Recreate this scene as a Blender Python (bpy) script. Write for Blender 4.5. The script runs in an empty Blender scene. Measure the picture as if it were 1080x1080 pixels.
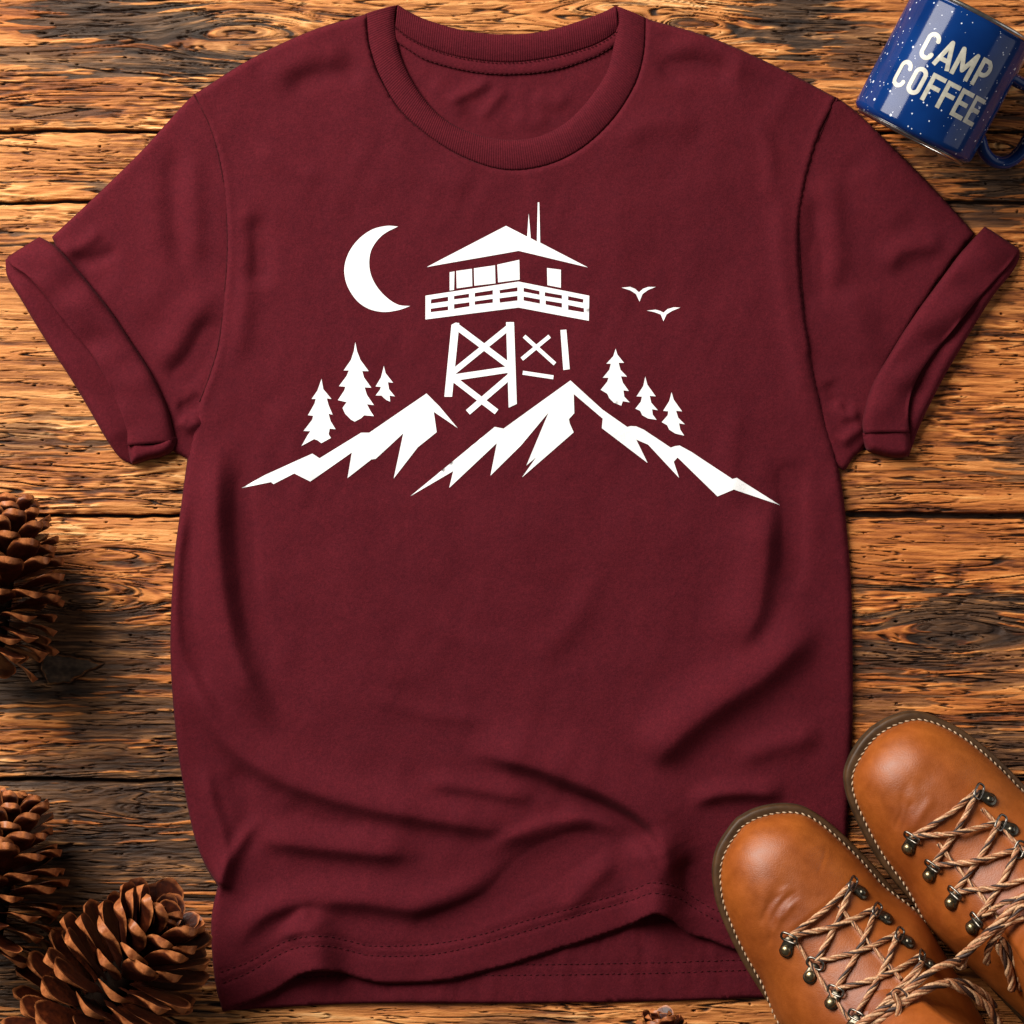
import bpy, math, random
import numpy as np
from mathutils import Vector, Matrix
from mathutils.geometry import delaunay_2d_cdt

random.seed(7)
S = 0.78 / 1080.0            # metres per layout unit (the flat lay is drawn on a 1080 x 1080 plan, y down)
CAM_H = 2.2                  # camera height over the boards, metres
HU = CAM_H / S
SC = bpy.context.scene
COL = SC.collection


# ------------------------------------------------------------------ basics
def W(x, y, z=0.0):
    return ((x - 540.0) * S, (540.0 - y) * S, z * S)


def lift(x, y, z):
    """plan position of a point that is z above the boards and is seen over plan point x, y"""
    k = (HU - z) / HU
    return 540 + (x - 540) * k, 540 + (y - 540) * k


def link(o, parent=None):
    COL.objects.link(o)
    if parent is not None:
        o.parent = parent
    return o


def empty(name, label, cat, loc=(0, 0, 0), group=None):
    o = bpy.data.objects.new(name, None)
    o.empty_display_size = 0.02
    link(o)
    o.location = loc
    o['label'] = label
    o['category'] = cat
    if group:
        o['group'] = group
    return o


def mesh_obj(name, verts, faces, mat, parent=None, smooth=True, offset=(0, 0, 0)):
    """verts are in metres, world space; offset is the parent's location"""
    me = bpy.data.meshes.new(name)
    v = np.asarray(verts, dtype=np.float64).reshape(-1, 3) - np.asarray(offset, dtype=np.float64)
    if isinstance(faces, np.ndarray):
        n = faces.shape[1]
        me.vertices.add(len(v))
        me.vertices.foreach_set('co', v.astype(np.float32).ravel())
        me.loops.add(faces.size)
        me.loops.foreach_set('vertex_index', faces.astype(np.int32).ravel())
        me.polygons.add(len(faces))
        me.polygons.foreach_set('loop_start', np.arange(0, faces.size, n, dtype=np.int32))
        me.polygons.foreach_set('loop_total', np.full(len(faces), n, dtype=np.int32))
        me.update(calc_edges=True)
        me.validate()
    else:
        me.from_pydata(v.tolist(), [], faces)
        me.update()
    if smooth:
        me.polygons.foreach_set('use_smooth', np.ones(len(me.polygons), dtype=bool))
    mats = mat if isinstance(mat, (list, tuple)) else [mat]
    for m in mats:
        me.materials.append(m)
    o = bpy.data.objects.new(name, me)
    link(o, parent)
    return o


class Buf:
    """collects pieces into one mesh"""
    def __init__(self):
        self.v = []
        self.f = []
        self.m = []

    def add(self, v, f, mi=0):
        b = len(self.v)
        self.v.extend([tuple(p) for p in v])
        for q in f:
            self.f.append(tuple(i + b for i in q))
            self.m.append(mi)

    def build(self, name, mat, parent=None, smooth=True):
        off = tuple(parent_world(parent)) if parent else (0, 0, 0)
        o = mesh_obj(name, self.v, self.f, mat, parent, smooth, off)
        if any(self.m):
            o.data.polygons.foreach_set('material_index', np.array(self.m, dtype=np.int32))
        return o


def parent_world(p):
    v = Vector((0, 0, 0))
    while p is not None:
        v = v + Vector(p.location)
        p = p.parent
    return v


def tube(path, rad, n=8, cap=True):
    path = [Vector(p) for p in path]
    m = len(path)
    rads = rad if isinstance(rad, (list, tuple)) else [rad] * m
    v, f = [], []
    up = Vector((0, 0, 1))
    t0 = (path[1] - path[0]).normalized()
    nrm = up - t0 * up.dot(t0)
    if nrm.length < 1e-4:
        nrm = Vector((1, 0, 0))
    nrm.normalize()
    for i in range(m):
        a = path[max(0, i - 1)]
        b = path[min(m - 1, i + 1)]
        t = (b - a)
        if t.length < 1e-9:
            t = t0.copy()
        t.normalize()
        nrm = nrm - t * nrm.dot(t)
        if nrm.length < 1e-6:
            nrm = t.orthogonal()
        nrm.normalize()
        bi = t.cross(nrm)
        for k in range(n):
            an = 2 * math.pi * k / n
            v.append(path[i] + (nrm * math.cos(an) + bi * math.sin(an)) * rads[i])
    for i in range(m - 1):
        for k in range(n):
            f.append((i * n + k, i * n + (k + 1) % n, (i + 1) * n + (k + 1) % n, (i + 1) * n + k))
    if cap:
        f.append(tuple(range(n - 1, -1, -1)))
        f.append(tuple((m - 1) * n + k for k in range(n)))
    return v, f


def catmull(pts, step=4.0, closed=False):
    P = [np.array(p, dtype=float) for p in pts]
    n = len(P)
    out = []
    rng = range(n) if closed else range(n - 1)
    for i in rng:
        p1, p2 = P[i], P[(i + 1) % n]
        p0 = P[(i - 1) % n] if (closed or i > 0) else 2 * p1 - p2
        p3 = P[(i + 2) % n] if (closed or i < n - 2) else 2 * p2 - p1
        L = np.linalg.norm(p2 - p1)
        k = max(1, int(math.ceil(L / step)))
        # centripetal-ish tangents scaled by neighbouring chord lengths
        l0 = max(np.linalg.norm(p1 - p0), 1e-6)
        l2 = max(np.linalg.norm(p3 - p2), 1e-6)
        t1 = (p2 - p0) / (l0 + L) * L
        t2 = (p3 - p1) / (L + l2) * L
        for j in range(k):
            t = j / k
            h00 = 2 * t**3 - 3 * t**2 + 1
            h10 = t**3 - 2 * t**2 + t
            h01 = -2 * t**3 + 3 * t**2
            h11 = t**3 - t**2
            out.append(h00 * p1 + h10 * t1 + h01 * p2 + h11 * t2)
    if not closed:
        out.append(P[-1])
    return np.array(out)


def straight(pts, step=4.0, closed=True):
    P = [np.array(p, dtype=float) for p in pts]
    out = []
    n = len(P)
    for i in range(n if closed else n - 1):
        a, b = P[i], P[(i + 1) % n]
        k = max(1, int(math.ceil(np.linalg.norm(b - a) / step)))
        for j in range(k):
            out.append(a + (b - a) * j / k)
    if not closed:
        out.append(P[-1])
    return np.array(out)


def resample(c, n):
    c = np.asarray(c, float)
    d = np.r_[0, np.cumsum(np.linalg.norm(np.diff(c, axis=0), axis=1))]
    t = np.linspace(0, d[-1], n)
    return np.stack([np.interp(t, d, c[:, k]) for k in range(c.shape[1])], axis=1)


def join(*segs):
    out = []
    for s in segs:
        for p in s:
            if not out or np.linalg.norm(np.asarray(p) - out[-1]) > 0.3:
                out.append(np.asarray(p, float))
    if np.linalg.norm(out[0] - out[-1]) < 0.3:
        out.pop()
    return np.array(out)


# ------------------------------------------------------------------ noise
def _hash(ix, iy, seed):
    h = (ix.astype(np.int64) * 374761393 + iy.astype(np.int64) * 668265263 + seed * 974634777) & 0xFFFFFFFF
    h = ((h ^ (h >> 13)) * 1274126177) & 0xFFFFFFFF
    h = (h ^ (h >> 16)) & 0xFFFFFFFF
    return h


def perlin(x, y, seed=0):
    x = np.asarray(x, float)
    y = np.asarray(y, float)
    ix = np.floor(x)
    iy = np.floor(y)
    fx = x - ix
    fy = y - iy
    ux = fx * fx * fx * (fx * (fx * 6 - 15) + 10)
    uy = fy * fy * fy * (fy * (fy * 6 - 15) + 10)
    ix = ix.astype(np.int64)
    iy = iy.astype(np.int64)

    def g(dx, dy):
        a = _hash(ix + dx, iy + dy, seed) * (2 * math.pi / 4294967296.0)
        return np.cos(a) * (fx - dx) + np.sin(a) * (fy - dy)
    a = g(0, 0) * (1 - ux) + g(1, 0) * ux
    b = g(0, 1) * (1 - ux) + g(1, 1) * ux
    return (a * (1 - uy) + b * uy) * 1.5


def fbm(x, y, seed, octs=3):
    r = np.zeros_like(np.asarray(x, float))
    a, s = 1.0, 0.0
    for i in range(octs):
        r += a * perlin(x * 2**i, y * 2**i, seed + i * 17)
        s += a
        a *= 0.5
    return r / s


def sstep(a, b, x):
    t = np.clip((x - a) / (b - a), 0, 1)
    return t * t * (3 - 2 * t)


# ------------------------------------------------------------------ 2-D geometry
def in_poly(px, py, poly):
    r = np.zeros(len(px), dtype=bool)
    n = len(poly)
    for i in range(n):
        x1, y1 = poly[i]
        x2, y2 = poly[(i + 1) % n]
        if y1 == y2:
            continue
        c = ((y1 > py) != (y2 > py)) & (px < (x2 - x1) * (py - y1) / (y2 - y1) + x1)
        r ^= c
    return r


def line_dist(px, py, poly, closed=False):
    """distance, signed side (+ = right of travel with y down), arc parameter"""
    P = np.asarray(poly, float)
    n = len(P)
    L = np.linalg.norm(np.diff(P, axis=0), axis=1)
    cum = np.r_[0, np.cumsum(L)]
    best = np.full(len(px), 1e18)
    side = np.ones(len(px))
    par = np.zeros(len(px))
    for i in range(n if closed else n - 1):
        a = P[i]
        b = P[(i + 1) % n]
        d = b - a
        l2 = d @ d
        if l2 < 1e-9:
            continue
        t = np.clip(((px - a[0]) * d[0] + (py - a[1]) * d[1]) / l2, 0, 1)
        qx = px - (a[0] + t * d[0])
        qy = py - (a[1] + t * d[1])
        dd = qx * qx + qy * qy
        m = dd < best
        best[m] = dd[m]
        side[m] = np.where(d[0] * qy - d[1] * qx >= 0, 1.0, -1.0)[m]
        if not closed:
            par[m] = (cum[i] + t * L[i])[m]
    return np.sqrt(best), side, par / max(cum[-1], 1e-9)


def triangulate(loops, step, inside, jitter=0.25, margin=0.55):
    """CDT of closed loops with a jittered inner grid; inside(x, y) -> mask"""
    allp = np.concatenate(loops)
    x0, y0 = allp.min(axis=0)
    x1, y1 = allp.max(axis=0)
    gx = np.arange(x0, x1, step)
    gy = np.arange(y0, y1, step * 0.866)
    X, Y = np.meshgrid(gx, gy)
    X[1::2] += step * 0.5
    rg = np.random.RandomState(3)
    X = X + rg.uniform(-jitter, jitter, X.shape) * step * 0.3
    Y = Y + rg.uniform(-jitter, jitter, Y.shape) * step * 0.3
    X = X.ravel()
    Y = Y.ravel()
    k = inside(X, Y)
    X, Y = X[k], Y[k]
    for lp in loops:
        if len(X) == 0:
            break
        d, _, _ = line_dist(X, Y, lp, True)
        k = d > step * margin
        X, Y = X[k], Y[k]
    pts, edges = [], []
    for lp in loops:
        b = len(pts)
        n = len(lp)
        pts += [Vector((float(p[0]), float(p[1]))) for p in lp]
        edges += [(b + i, b + (i + 1) % n) for i in range(n)]
    pts += [Vector((float(a), float(b_))) for a, b_ in zip(X, Y)]
    r = delaunay_2d_cdt(pts, edges, [], 0, 1e-4)
    V = np.array([(p.x, p.y) for p in r[0]])
    F = np.array([tuple(f) for f in r[2] if len(f) == 3], dtype=np.int64)
    c = V[F].mean(axis=1)
    F = F[inside(c[:, 0], c[:, 1])]
    a, b, d = V[F[:, 0]], V[F[:, 1]], V[F[:, 2]]
    ar = (b[:, 0] - a[:, 0]) * (d[:, 1] - a[:, 1]) - (b[:, 1] - a[:, 1]) * (d[:, 0] - a[:, 0])
    F = F[np.abs(ar) > 1e-5]
    ar = ar[np.abs(ar) > 1e-5]
    F[ar > 0] = F[ar > 0][:, ::-1]          # y points down on the plan, so flip to face up
    used = np.unique(F)
    mp = np.full(len(V), -1)
    mp[used] = np.arange(len(used))
    return V[used], mp[F]


def bump_sum(px, py, folds):
    z = np.zeros(len(px))
    for f in folds:
        pts, A, wl, wr = f[:4]
        c = catmull(pts, 10)
        lo = c.min(axis=0) - 3.2 * max(wl, wr)
        hi = c.max(axis=0) + 3.2 * max(wl, wr)
        k = (px > lo[0]) & (px < hi[0]) & (py > lo[1]) & (py < hi[1])
        if not k.any():
            continue
        d, sd, t = line_dist(px[k], py[k], c)
        w = np.where(sd > 0, wr, wl)
        t0, t1 = (f[4] if len(f) > 4 else (0.25, 0.25))
        tp = np.ones_like(t)
        if t0 > 0:
            tp *= sstep(0, t0, t)
        if t1 > 0:
            tp *= sstep(0, t1, 1 - t)
        z[k] += A * tp * np.exp(-(d / w) ** 2)
    return z


# ------------------------------------------------------------------ materials
def new_mat(name):
    m = bpy.data.materials.new(name)
    m.use_nodes = True
    nt = m.node_tree
    return m, nt, nt.nodes['Principled BSDF']


def node(nt, t, **kw):
    n = nt.nodes.new(t)
    for k, v in kw.items():
        if k in n.inputs:
            n.inputs[k].default_value = v
        else:
            setattr(n, k, v)
    return n


def ramp(nt, src, stops):
    r = nt.nodes.new('ShaderNodeValToRGB')
    cr = r.color_ramp
    while len(cr.elements) < len(stops):
        cr.elements.new(0.5)
    for e, (p, c) in zip(cr.elements, stops):
        e.position = p
        e.color = (c[0], c[1], c[2], 1) if not isinstance(c, (int, float)) else (c, c, c, 1)
    nt.links.new(src, r.inputs['Fac'])
    return r.outputs['Color']


def mix(nt, fac, a, b, mode='MIX'):
    m = nt.nodes.new('ShaderNodeMix')
    m.data_type = 'RGBA'
    m.blend_type = mode
    for sock, v in ((m.inputs[0], fac), (m.inputs[6], a), (m.inputs[7], b)):
        if isinstance(v, (int, float)):
            sock.default_value = v
        elif isinstance(v, tuple):
            sock.default_value = (v[0], v[1], v[2], 1)
        else:
            nt.links.new(v, sock)
    return m.outputs[2]


def bump(nt, bsdf, height, strength, dist):
    b = nt.nodes.new('ShaderNodeBump')
    b.inputs['Strength'].default_value = strength
    b.inputs['Distance'].default_value = dist
    nt.links.new(height, b.inputs['Height'])
    nt.links.new(b.outputs['Normal'], bsdf.inputs['Normal'])
    return b


def noise(nt, scale, detail=3, vec=None, rough=0.5, dist=0.0):
    n = nt.nodes.new('ShaderNodeTexNoise')
    n.inputs['Scale'].default_value = scale
    n.inputs['Detail'].default_value = detail
    n.inputs['Roughness'].default_value = rough
    n.inputs['Distortion'].default_value = dist
    if vec is not None:
        nt.links.new(vec, n.inputs['Vector'])
    return n.outputs['Fac']


def coords(nt, kind='Object', scale=None):
    t = nt.nodes.new('ShaderNodeTexCoord')
    o = t.outputs[kind]
    if scale:
        mp = nt.nodes.new('ShaderNodeMapping')
        mp.inputs['Scale'].default_value = scale
        nt.links.new(o, mp.inputs['Vector'])
        o = mp.outputs['Vector']
    return o


def make_materials():
    M = {}
    # --- cotton jersey
    CL = (0.075, 0.0066, 0.0118)

    def cloth(name, base, rib=False):
        m, nt, b = new_mat(name)
        co = coords(nt)
        fine = noise(nt, 1150, 2, co, 0.6)
        mid = noise(nt, 420, 3, co, 0.6)
        big = noise(nt, 16, 3, co)
        c = ramp(nt, fine, [(0.28, tuple(x * 0.76 for x in base)), (0.72, tuple(x * 1.24 for x in base))])
        c = mix(nt, 0.8, c, ramp(nt, mid, [(0.3, (0.80, 0.78, 0.80)), (0.7, (1.14, 1.14, 1.10))]), 'MULTIPLY')
        c = mix(nt, 0.5, c, ramp(nt, big, [(0.3, (0.9, 0.9, 0.93)), (0.7, (1.06, 1.06, 1.02))]), 'MULTIPLY')
        mott = noise(nt, 130, 3, co, 0.65)
        c = mix(nt, 0.42, c, ramp(nt, mott, [(0.3, (0.80, 0.84, 0.92)), (0.7, (1.16, 1.08, 1.04))]), 'MULTIPLY')
        b.inputs['Roughness'].default_value = 0.88
        b.inputs['Specular IOR Level'].default_value = 0.08
        b.inputs['Sheen Weight'].default_value = 0.03
        b.inputs['Sheen Roughness'].default_value = 0.45
        b.inputs['Sheen Tint'].default_value = (0.75, 0.3, 0.36, 1)
        add = nt.nodes.new('ShaderNodeMath')
        add.operation = 'MULTIPLY_ADD'
        nt.links.new(fine, add.inputs[0])
        add.inputs[1].default_value = 0.6
        nt.links.new(mid, add.inputs[2])
        h = add.outputs[0]
        if rib:
            uv = coords(nt, 'UV')
            wv = nt.nodes.new('ShaderNodeTexWave')
            wv.wave_type = 'BANDS'
            wv.bands_direction = 'X'
            wv.inputs['Scale'].default_value = 1.0
            wv.inputs['Distortion'].default_value = 0.35
            wv.inputs['Detail'].default_value = 1
            wv.inputs['Detail Scale'].default_value = 0.5
            nt.links.new(uv, wv.inputs['Vector'])
            c = mix(nt, 1.0, c, ramp(nt, wv.outputs['Fac'], [(0.05, (0.84, 0.82, 0.84)), (0.6, (1.06, 1.06, 1.06))]), 'MULTIPLY')
            ad2 = nt.nodes.new('ShaderNodeMath')
            ad2.operation = 'MULTIPLY_ADD'
            nt.links.new(wv.outputs['Fac'], ad2.inputs[0])
            ad2.inputs[1].default_value = 1.3
            nt.links.new(h, ad2.inputs[2])
            h = ad2.outputs[0]
        nt.links.new(c, b.inputs['Base Color'])
        bump(nt, b, h, 0.32 if rib else 0.42, 0.0006)
        return m
    M['cloth'] = cloth('maroon_jersey', CL)
    M['rib'] = cloth('maroon_rib', CL, True)
    M['thread'] = cloth('maroon_thread', (0.046, 0.005, 0.008))
    # --- print ink
    m, nt, b = new_mat('white_ink')
    co = coords(nt)
    n1 = noise(nt, 900, 2, co)
    nt.links.new(ramp(nt, n1, [(0.3, (0.80, 0.80, 0.80)), (0.7, (0.88, 0.88, 0.88))]), b.inputs['Base Color'])
    b.inputs['Roughness'].default_value = 0.65
    b.inputs['Specular IOR Level'].default_value = 0.25
    bump(nt, b, noise(nt, 420, 3, co), 0.3, 0.0005)
    M['ink'] = m
    # --- enamel
    m, nt, b = new_mat('speckled_blue_enamel')
    co = coords(nt)

    def speck(scale, lo, thr, off):
        mp = nt.nodes.new('ShaderNodeMapping')
        mp.inputs['Location'].default_value = off
        nt.links.new(co, mp.inputs['Vector'])
        v = nt.nodes.new('ShaderNodeTexVoronoi')
        v.inputs['Scale'].default_value = scale
        nt.links.new(mp.outputs['Vector'], v.inputs['Vector'])
        sep = nt.nodes.new('ShaderNodeSeparateColor')
        nt.links.new(v.outputs['Color'], sep.inputs['Color'])
        mr = nt.nodes.new('ShaderNodeMapRange')
        mr.inputs['From Min'].default_value = lo
        mr.inputs['From Max'].default_value = 1.0
        mr.inputs['To Min'].default_value = 0.0
        mr.inputs['To Max'].default_value = thr
        nt.links.new(sep.outputs['Red'], mr.inputs['Value'])
        lt = nt.nodes.new('ShaderNodeMath')
        lt.operation = 'LESS_THAN'
        nt.links.new(v.outputs['Distance'], lt.inputs[0])
        nt.links.new(mr.outputs['Result'], lt.inputs[1])
        return lt.outputs[0]
    s1 = speck(185, 0.5, 0.21, (0.0137, 0.003, 0))
    s2 = speck(380, 0.62, 0.25, (0.31, 0.17, 0.05))
    mx = nt.nodes.new('ShaderNodeMath')
    mx.operation = 'MAXIMUM'
    nt.links.new(s1, mx.inputs[0])
    nt.links.new(s2, mx.inputs[1])
    cl = noise(nt, 30, 2, co)
    blue = ramp(nt, cl, [(0.3, (0.0015, 0.016, 0.088)), (0.75, (0.003, 0.028, 0.135))])
    nt.links.new(mix(nt, mx.outputs[0], blue, (0.52, 0.56, 0.64)), b.inputs['Base Color'])
    b.inputs['Roughness'].default_value = 0.10
    b.inputs['Specular IOR Level'].default_value = 0.21
    wob = noise(nt, 45, 2, co)
    bump(nt, b, wob, 0.06, 0.002)
    M['enamel'] = m
    m, nt, b = new_mat('cream_lettering')
    n1 = noise(nt, 300, 3, coords(nt))
    nt.links.new(ramp(nt, n1, [(0.3, (0.34, 0.325, 0.265)), (0.7, (0.46, 0.44, 0.365))]), b.inputs['Base Color'])
    b.inputs['Roughness'].default_value = 0.35
    M['cream'] = m
    m, nt, b = new_mat('bare_steel')
    n1 = noise(nt, 200, 3, coords(nt))
    nt.links.new(ramp(nt, n1, [(0.3, (0.32, 0.30, 0.28)), (0.7, (0.5, 0.48, 0.45))]), b.inputs['Base Color'])
    b.inputs['Metallic'].default_value = 1
    b.inputs['Roughness'].default_value = 0.28
    M['steel'] = m
    # --- antique brass / dark bronze
    for nm, lo, hi, rg in (('brass', (0.14, 0.105, 0.055), (0.34, 0.27, 0.15), 0.3), ('bronze', (0.045, 0.038, 0.028), (0.15, 0.13, 0.095), 0.3)):
        m, nt, b = new_mat('antique_' + nm)
        n1 = noise(nt, 500, 3, coords(nt))
        nt.links.new(ramp(nt, n1, [(0.3, lo), (0.7, hi)]), b.inputs['Base Color'])
        b.inputs['Metallic'].default_value = 0.95
        b.inputs['Roughness'].default_value = rg
        bump(nt, b, n1, 0.15, 0.0004)
        M[nm] = m
    m, nt, b = new_mat('dark_nickel')
    n1 = noise(nt, 400, 3, coords(nt))
    nt.links.new(ramp(nt, n1, [(0.3, (0.10, 0.088, 0.075)), (0.7, (0.26, 0.235, 0.20))]), b.inputs['Base Color'])
    b.inputs['Metallic'].default_value = 1
    b.inputs['Roughness'].default_value = 0.33
    M['loop'] = m
    # --- leather
    m, nt, b = new_mat('tan_leather')
    co = coords(nt)
    a1 = noise(nt, 13, 4, co, 0.55, 0.3)
    a2 = noise(nt, 90, 4, co, 0.6)
    c = ramp(nt, a1, [(0.25, (0.185, 0.039, 0.0058)), (0.5, (0.285, 0.070, 0.0095)), (0.8, (0.36, 0.100, 0.0135))])
    c = mix(nt, 0.75, c, ramp(nt, a2, [(0.3, (0.76, 0.72, 0.68)), (0.7, (1.1, 1.1, 1.1))]), 'MULTIPLY')
    a3 = noise(nt, 38, 5, coords(nt, 'Object', (1, 2.2, 1)), 0.7, 0.8)
    c = mix(nt, 0.2, c, ramp(nt, a3, [(0.32, (0.72, 0.66, 0.6)), (0.55, (1.03, 1.03, 1.03))]), 'MULTIPLY')
    nt.links.new(c, b.inputs['Base Color'])
    rr = ramp(nt, a2, [(0.3, 0.40), (0.7, 0.50)])
    nt.links.new(rr, b.inputs['Roughness'])
    b.inputs['Specular IOR Level'].default_value = 0.36
    b.inputs['Coat Weight'].default_value = 0.06
    b.inputs['Coat Roughness'].default_value = 0.34
    v = nt.nodes.new('ShaderNodeTexVoronoi')
    v.inputs['Scale'].default_value = 900
    nt.links.new(co, v.inputs['Vector'])
    ad = nt.nodes.new('ShaderNodeMath')
    ad.operation = 'MULTIPLY_ADD'
    nt.links.new(v.outputs['Distance'], ad.inputs[0])
    ad.inputs[1].default_value = 0.35
    nt.links.new(a2, ad.inputs[2])
    bump(nt, b, ad.outputs[0], 0.25, 0.0009)
    M['leather'] = m
    m, nt, b = new_mat('dark_lining')
    n1 = noise(nt, 150, 3, coords(nt))
    nt.links.new(ramp(nt, n1, [(0.3, (0.03, 0.014, 0.007)), (0.7, (0.06, 0.028, 0.014))]), b.inputs['Base Color'])
    b.inputs['Roughness'].default_value = 0.8
    M['lining'] = m
    for nm, lo, hi in (('sole', (0.030, 0.017, 0.009), (0.060, 0.036, 0.019)), ('welt', (0.036, 0.0165, 0.006), (0.074, 0.035, 0.0135))):
        m, nt, b = new_mat(nm + '_rubber')
        n1 = noise(nt, 120, 4, coords(nt))
        nt.links.new(ramp(nt, n1, [(0.3, lo), (0.7, hi)]), b.inputs['Base Color'])
        b.inputs['Roughness'].default_value = 0.5
        b.inputs['Specular IOR Level'].default_value = 0.25
        bump(nt, b, n1, 0.15, 0.0008)
        M[nm] = m
    m, nt, b = new_mat('stitch_cord')
    n1 = noise(nt, 600, 2, coords(nt))
    nt.links.new(ramp(nt, n1, [(0.3, (0.26, 0.15, 0.075)), (0.7, (0.56, 0.41, 0.27))]), b.inputs['Base Color'])
    b.inputs['Roughness'].default_value = 0.7
    M['cord'] = m
    for nm, base in (('lace_tan', (0.62, 0.36, 0.19)), ('lace_rust', (0.38, 0.150, 0.060)), ('lace_dark', (0.040, 0.014, 0.007))):
        m, nt, b = new_mat(nm)
        co = coords(nt)
        n1 = noise(nt, 700, 3, co)
        n2 = noise(nt, 120, 3, co)
        c = ramp(nt, n1, [(0.28, tuple(x * 0.45 for x in base)), (0.7, tuple(x * 1.3 for x in base))])
        c = mix(nt, 0.7, c, ramp(nt, n2, [(0.3, (0.6, 0.55, 0.5)), (0.7, (1.1, 1.1, 1.1))]), 'MULTIPLY')
        nt.links.new(c, b.inputs['Base Color'])
        b.inputs['Roughness'].default_value = 0.6
        bump(nt, b, n1, 0.4, 0.0006)
        M[nm] = m
    # --- pine cone
    m, nt, b = new_mat('cone_scale')
    co = coords(nt)
    at = nt.nodes.new('ShaderNodeAttribute')
    at.attribute_name = 'tip'
    n1 = noise(nt, 160, 4, co, 0.6)
    n2 = noise(nt, 40, 3, co)
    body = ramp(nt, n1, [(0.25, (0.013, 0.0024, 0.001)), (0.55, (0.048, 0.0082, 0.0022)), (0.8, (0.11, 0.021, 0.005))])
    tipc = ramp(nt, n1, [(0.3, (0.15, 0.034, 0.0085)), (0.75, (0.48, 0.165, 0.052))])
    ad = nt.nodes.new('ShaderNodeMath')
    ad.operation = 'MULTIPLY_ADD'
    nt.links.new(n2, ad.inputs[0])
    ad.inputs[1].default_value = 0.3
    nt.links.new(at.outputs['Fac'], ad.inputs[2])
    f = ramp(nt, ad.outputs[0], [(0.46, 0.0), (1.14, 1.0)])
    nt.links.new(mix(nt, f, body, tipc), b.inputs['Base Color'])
    b.inputs['Roughness'].default_value = 0.42
    b.inputs['Specular IOR Level'].default_value = 0.3
    b.inputs['Coat Weight'].default_value = 0.0
    b.inputs['Coat Roughness'].default_value = 0.25
    bump(nt, b, n1, 0.5, 0.0012)
    M['cone'] = m
    m, nt, b = new_mat('cone_core')
    n1 = noise(nt, 120, 3, coords(nt))
    nt.links.new(ramp(nt, n1, [(0.3, (0.004, 0.0018, 0.001)), (0.7, (0.011, 0.0045, 0.002))]), b.inputs['Base Color'])
    b.inputs['Roughness'].default_value = 0.8
    b.inputs['Specular IOR Level'].default_value = 0.08
    M['core'] = m
    # --- weathered boards: colours follow the grain, weathering and split fields of the surface
    m, nt, b = new_mat('weathered_wood')

    def attr(n):
        a = nt.nodes.new('ShaderNodeAttribute')
        a.attribute_name = n
        return a.outputs['Fac']
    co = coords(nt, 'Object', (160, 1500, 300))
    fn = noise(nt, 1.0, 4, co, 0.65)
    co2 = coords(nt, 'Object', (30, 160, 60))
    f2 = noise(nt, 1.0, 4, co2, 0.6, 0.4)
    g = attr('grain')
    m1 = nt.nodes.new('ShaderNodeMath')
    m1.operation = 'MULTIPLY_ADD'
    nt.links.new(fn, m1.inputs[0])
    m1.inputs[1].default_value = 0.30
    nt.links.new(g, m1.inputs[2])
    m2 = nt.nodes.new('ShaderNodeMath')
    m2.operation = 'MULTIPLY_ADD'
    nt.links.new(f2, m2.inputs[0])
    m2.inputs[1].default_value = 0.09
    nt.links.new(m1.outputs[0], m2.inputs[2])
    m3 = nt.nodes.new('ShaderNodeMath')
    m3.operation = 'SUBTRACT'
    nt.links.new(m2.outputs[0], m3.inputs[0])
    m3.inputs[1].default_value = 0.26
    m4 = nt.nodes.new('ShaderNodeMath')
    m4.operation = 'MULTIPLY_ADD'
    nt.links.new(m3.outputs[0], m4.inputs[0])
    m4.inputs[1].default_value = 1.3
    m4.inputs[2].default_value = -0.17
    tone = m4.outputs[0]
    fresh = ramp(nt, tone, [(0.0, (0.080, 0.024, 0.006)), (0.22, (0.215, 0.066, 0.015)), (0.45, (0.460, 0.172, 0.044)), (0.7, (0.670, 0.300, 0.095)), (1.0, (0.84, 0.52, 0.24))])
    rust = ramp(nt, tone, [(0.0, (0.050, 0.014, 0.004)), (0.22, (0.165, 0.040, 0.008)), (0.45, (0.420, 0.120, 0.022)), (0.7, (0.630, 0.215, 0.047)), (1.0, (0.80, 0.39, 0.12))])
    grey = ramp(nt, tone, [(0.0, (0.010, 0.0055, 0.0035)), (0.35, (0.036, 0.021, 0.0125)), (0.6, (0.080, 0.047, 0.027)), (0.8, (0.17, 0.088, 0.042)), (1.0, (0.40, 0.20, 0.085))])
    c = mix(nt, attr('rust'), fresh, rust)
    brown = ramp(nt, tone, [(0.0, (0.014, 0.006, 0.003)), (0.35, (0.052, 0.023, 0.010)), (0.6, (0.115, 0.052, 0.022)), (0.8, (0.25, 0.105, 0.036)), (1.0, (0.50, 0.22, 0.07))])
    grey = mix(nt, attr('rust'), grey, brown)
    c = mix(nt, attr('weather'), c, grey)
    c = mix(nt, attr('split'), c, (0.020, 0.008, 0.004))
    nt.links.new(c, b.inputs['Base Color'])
    b.inputs['Roughness'].default_value = 0.58
    b.inputs['Specular IOR Level'].default_value = 0.25
    bump(nt, b, fn, 0.6, 0.0010)
    M['wood'] = m
    return M


MAT = make_materials()


# ------------------------------------------------------------------ the boards
SEAMS = [-150, 138, 213, 543.5, 823, 1118, 1260]
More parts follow.
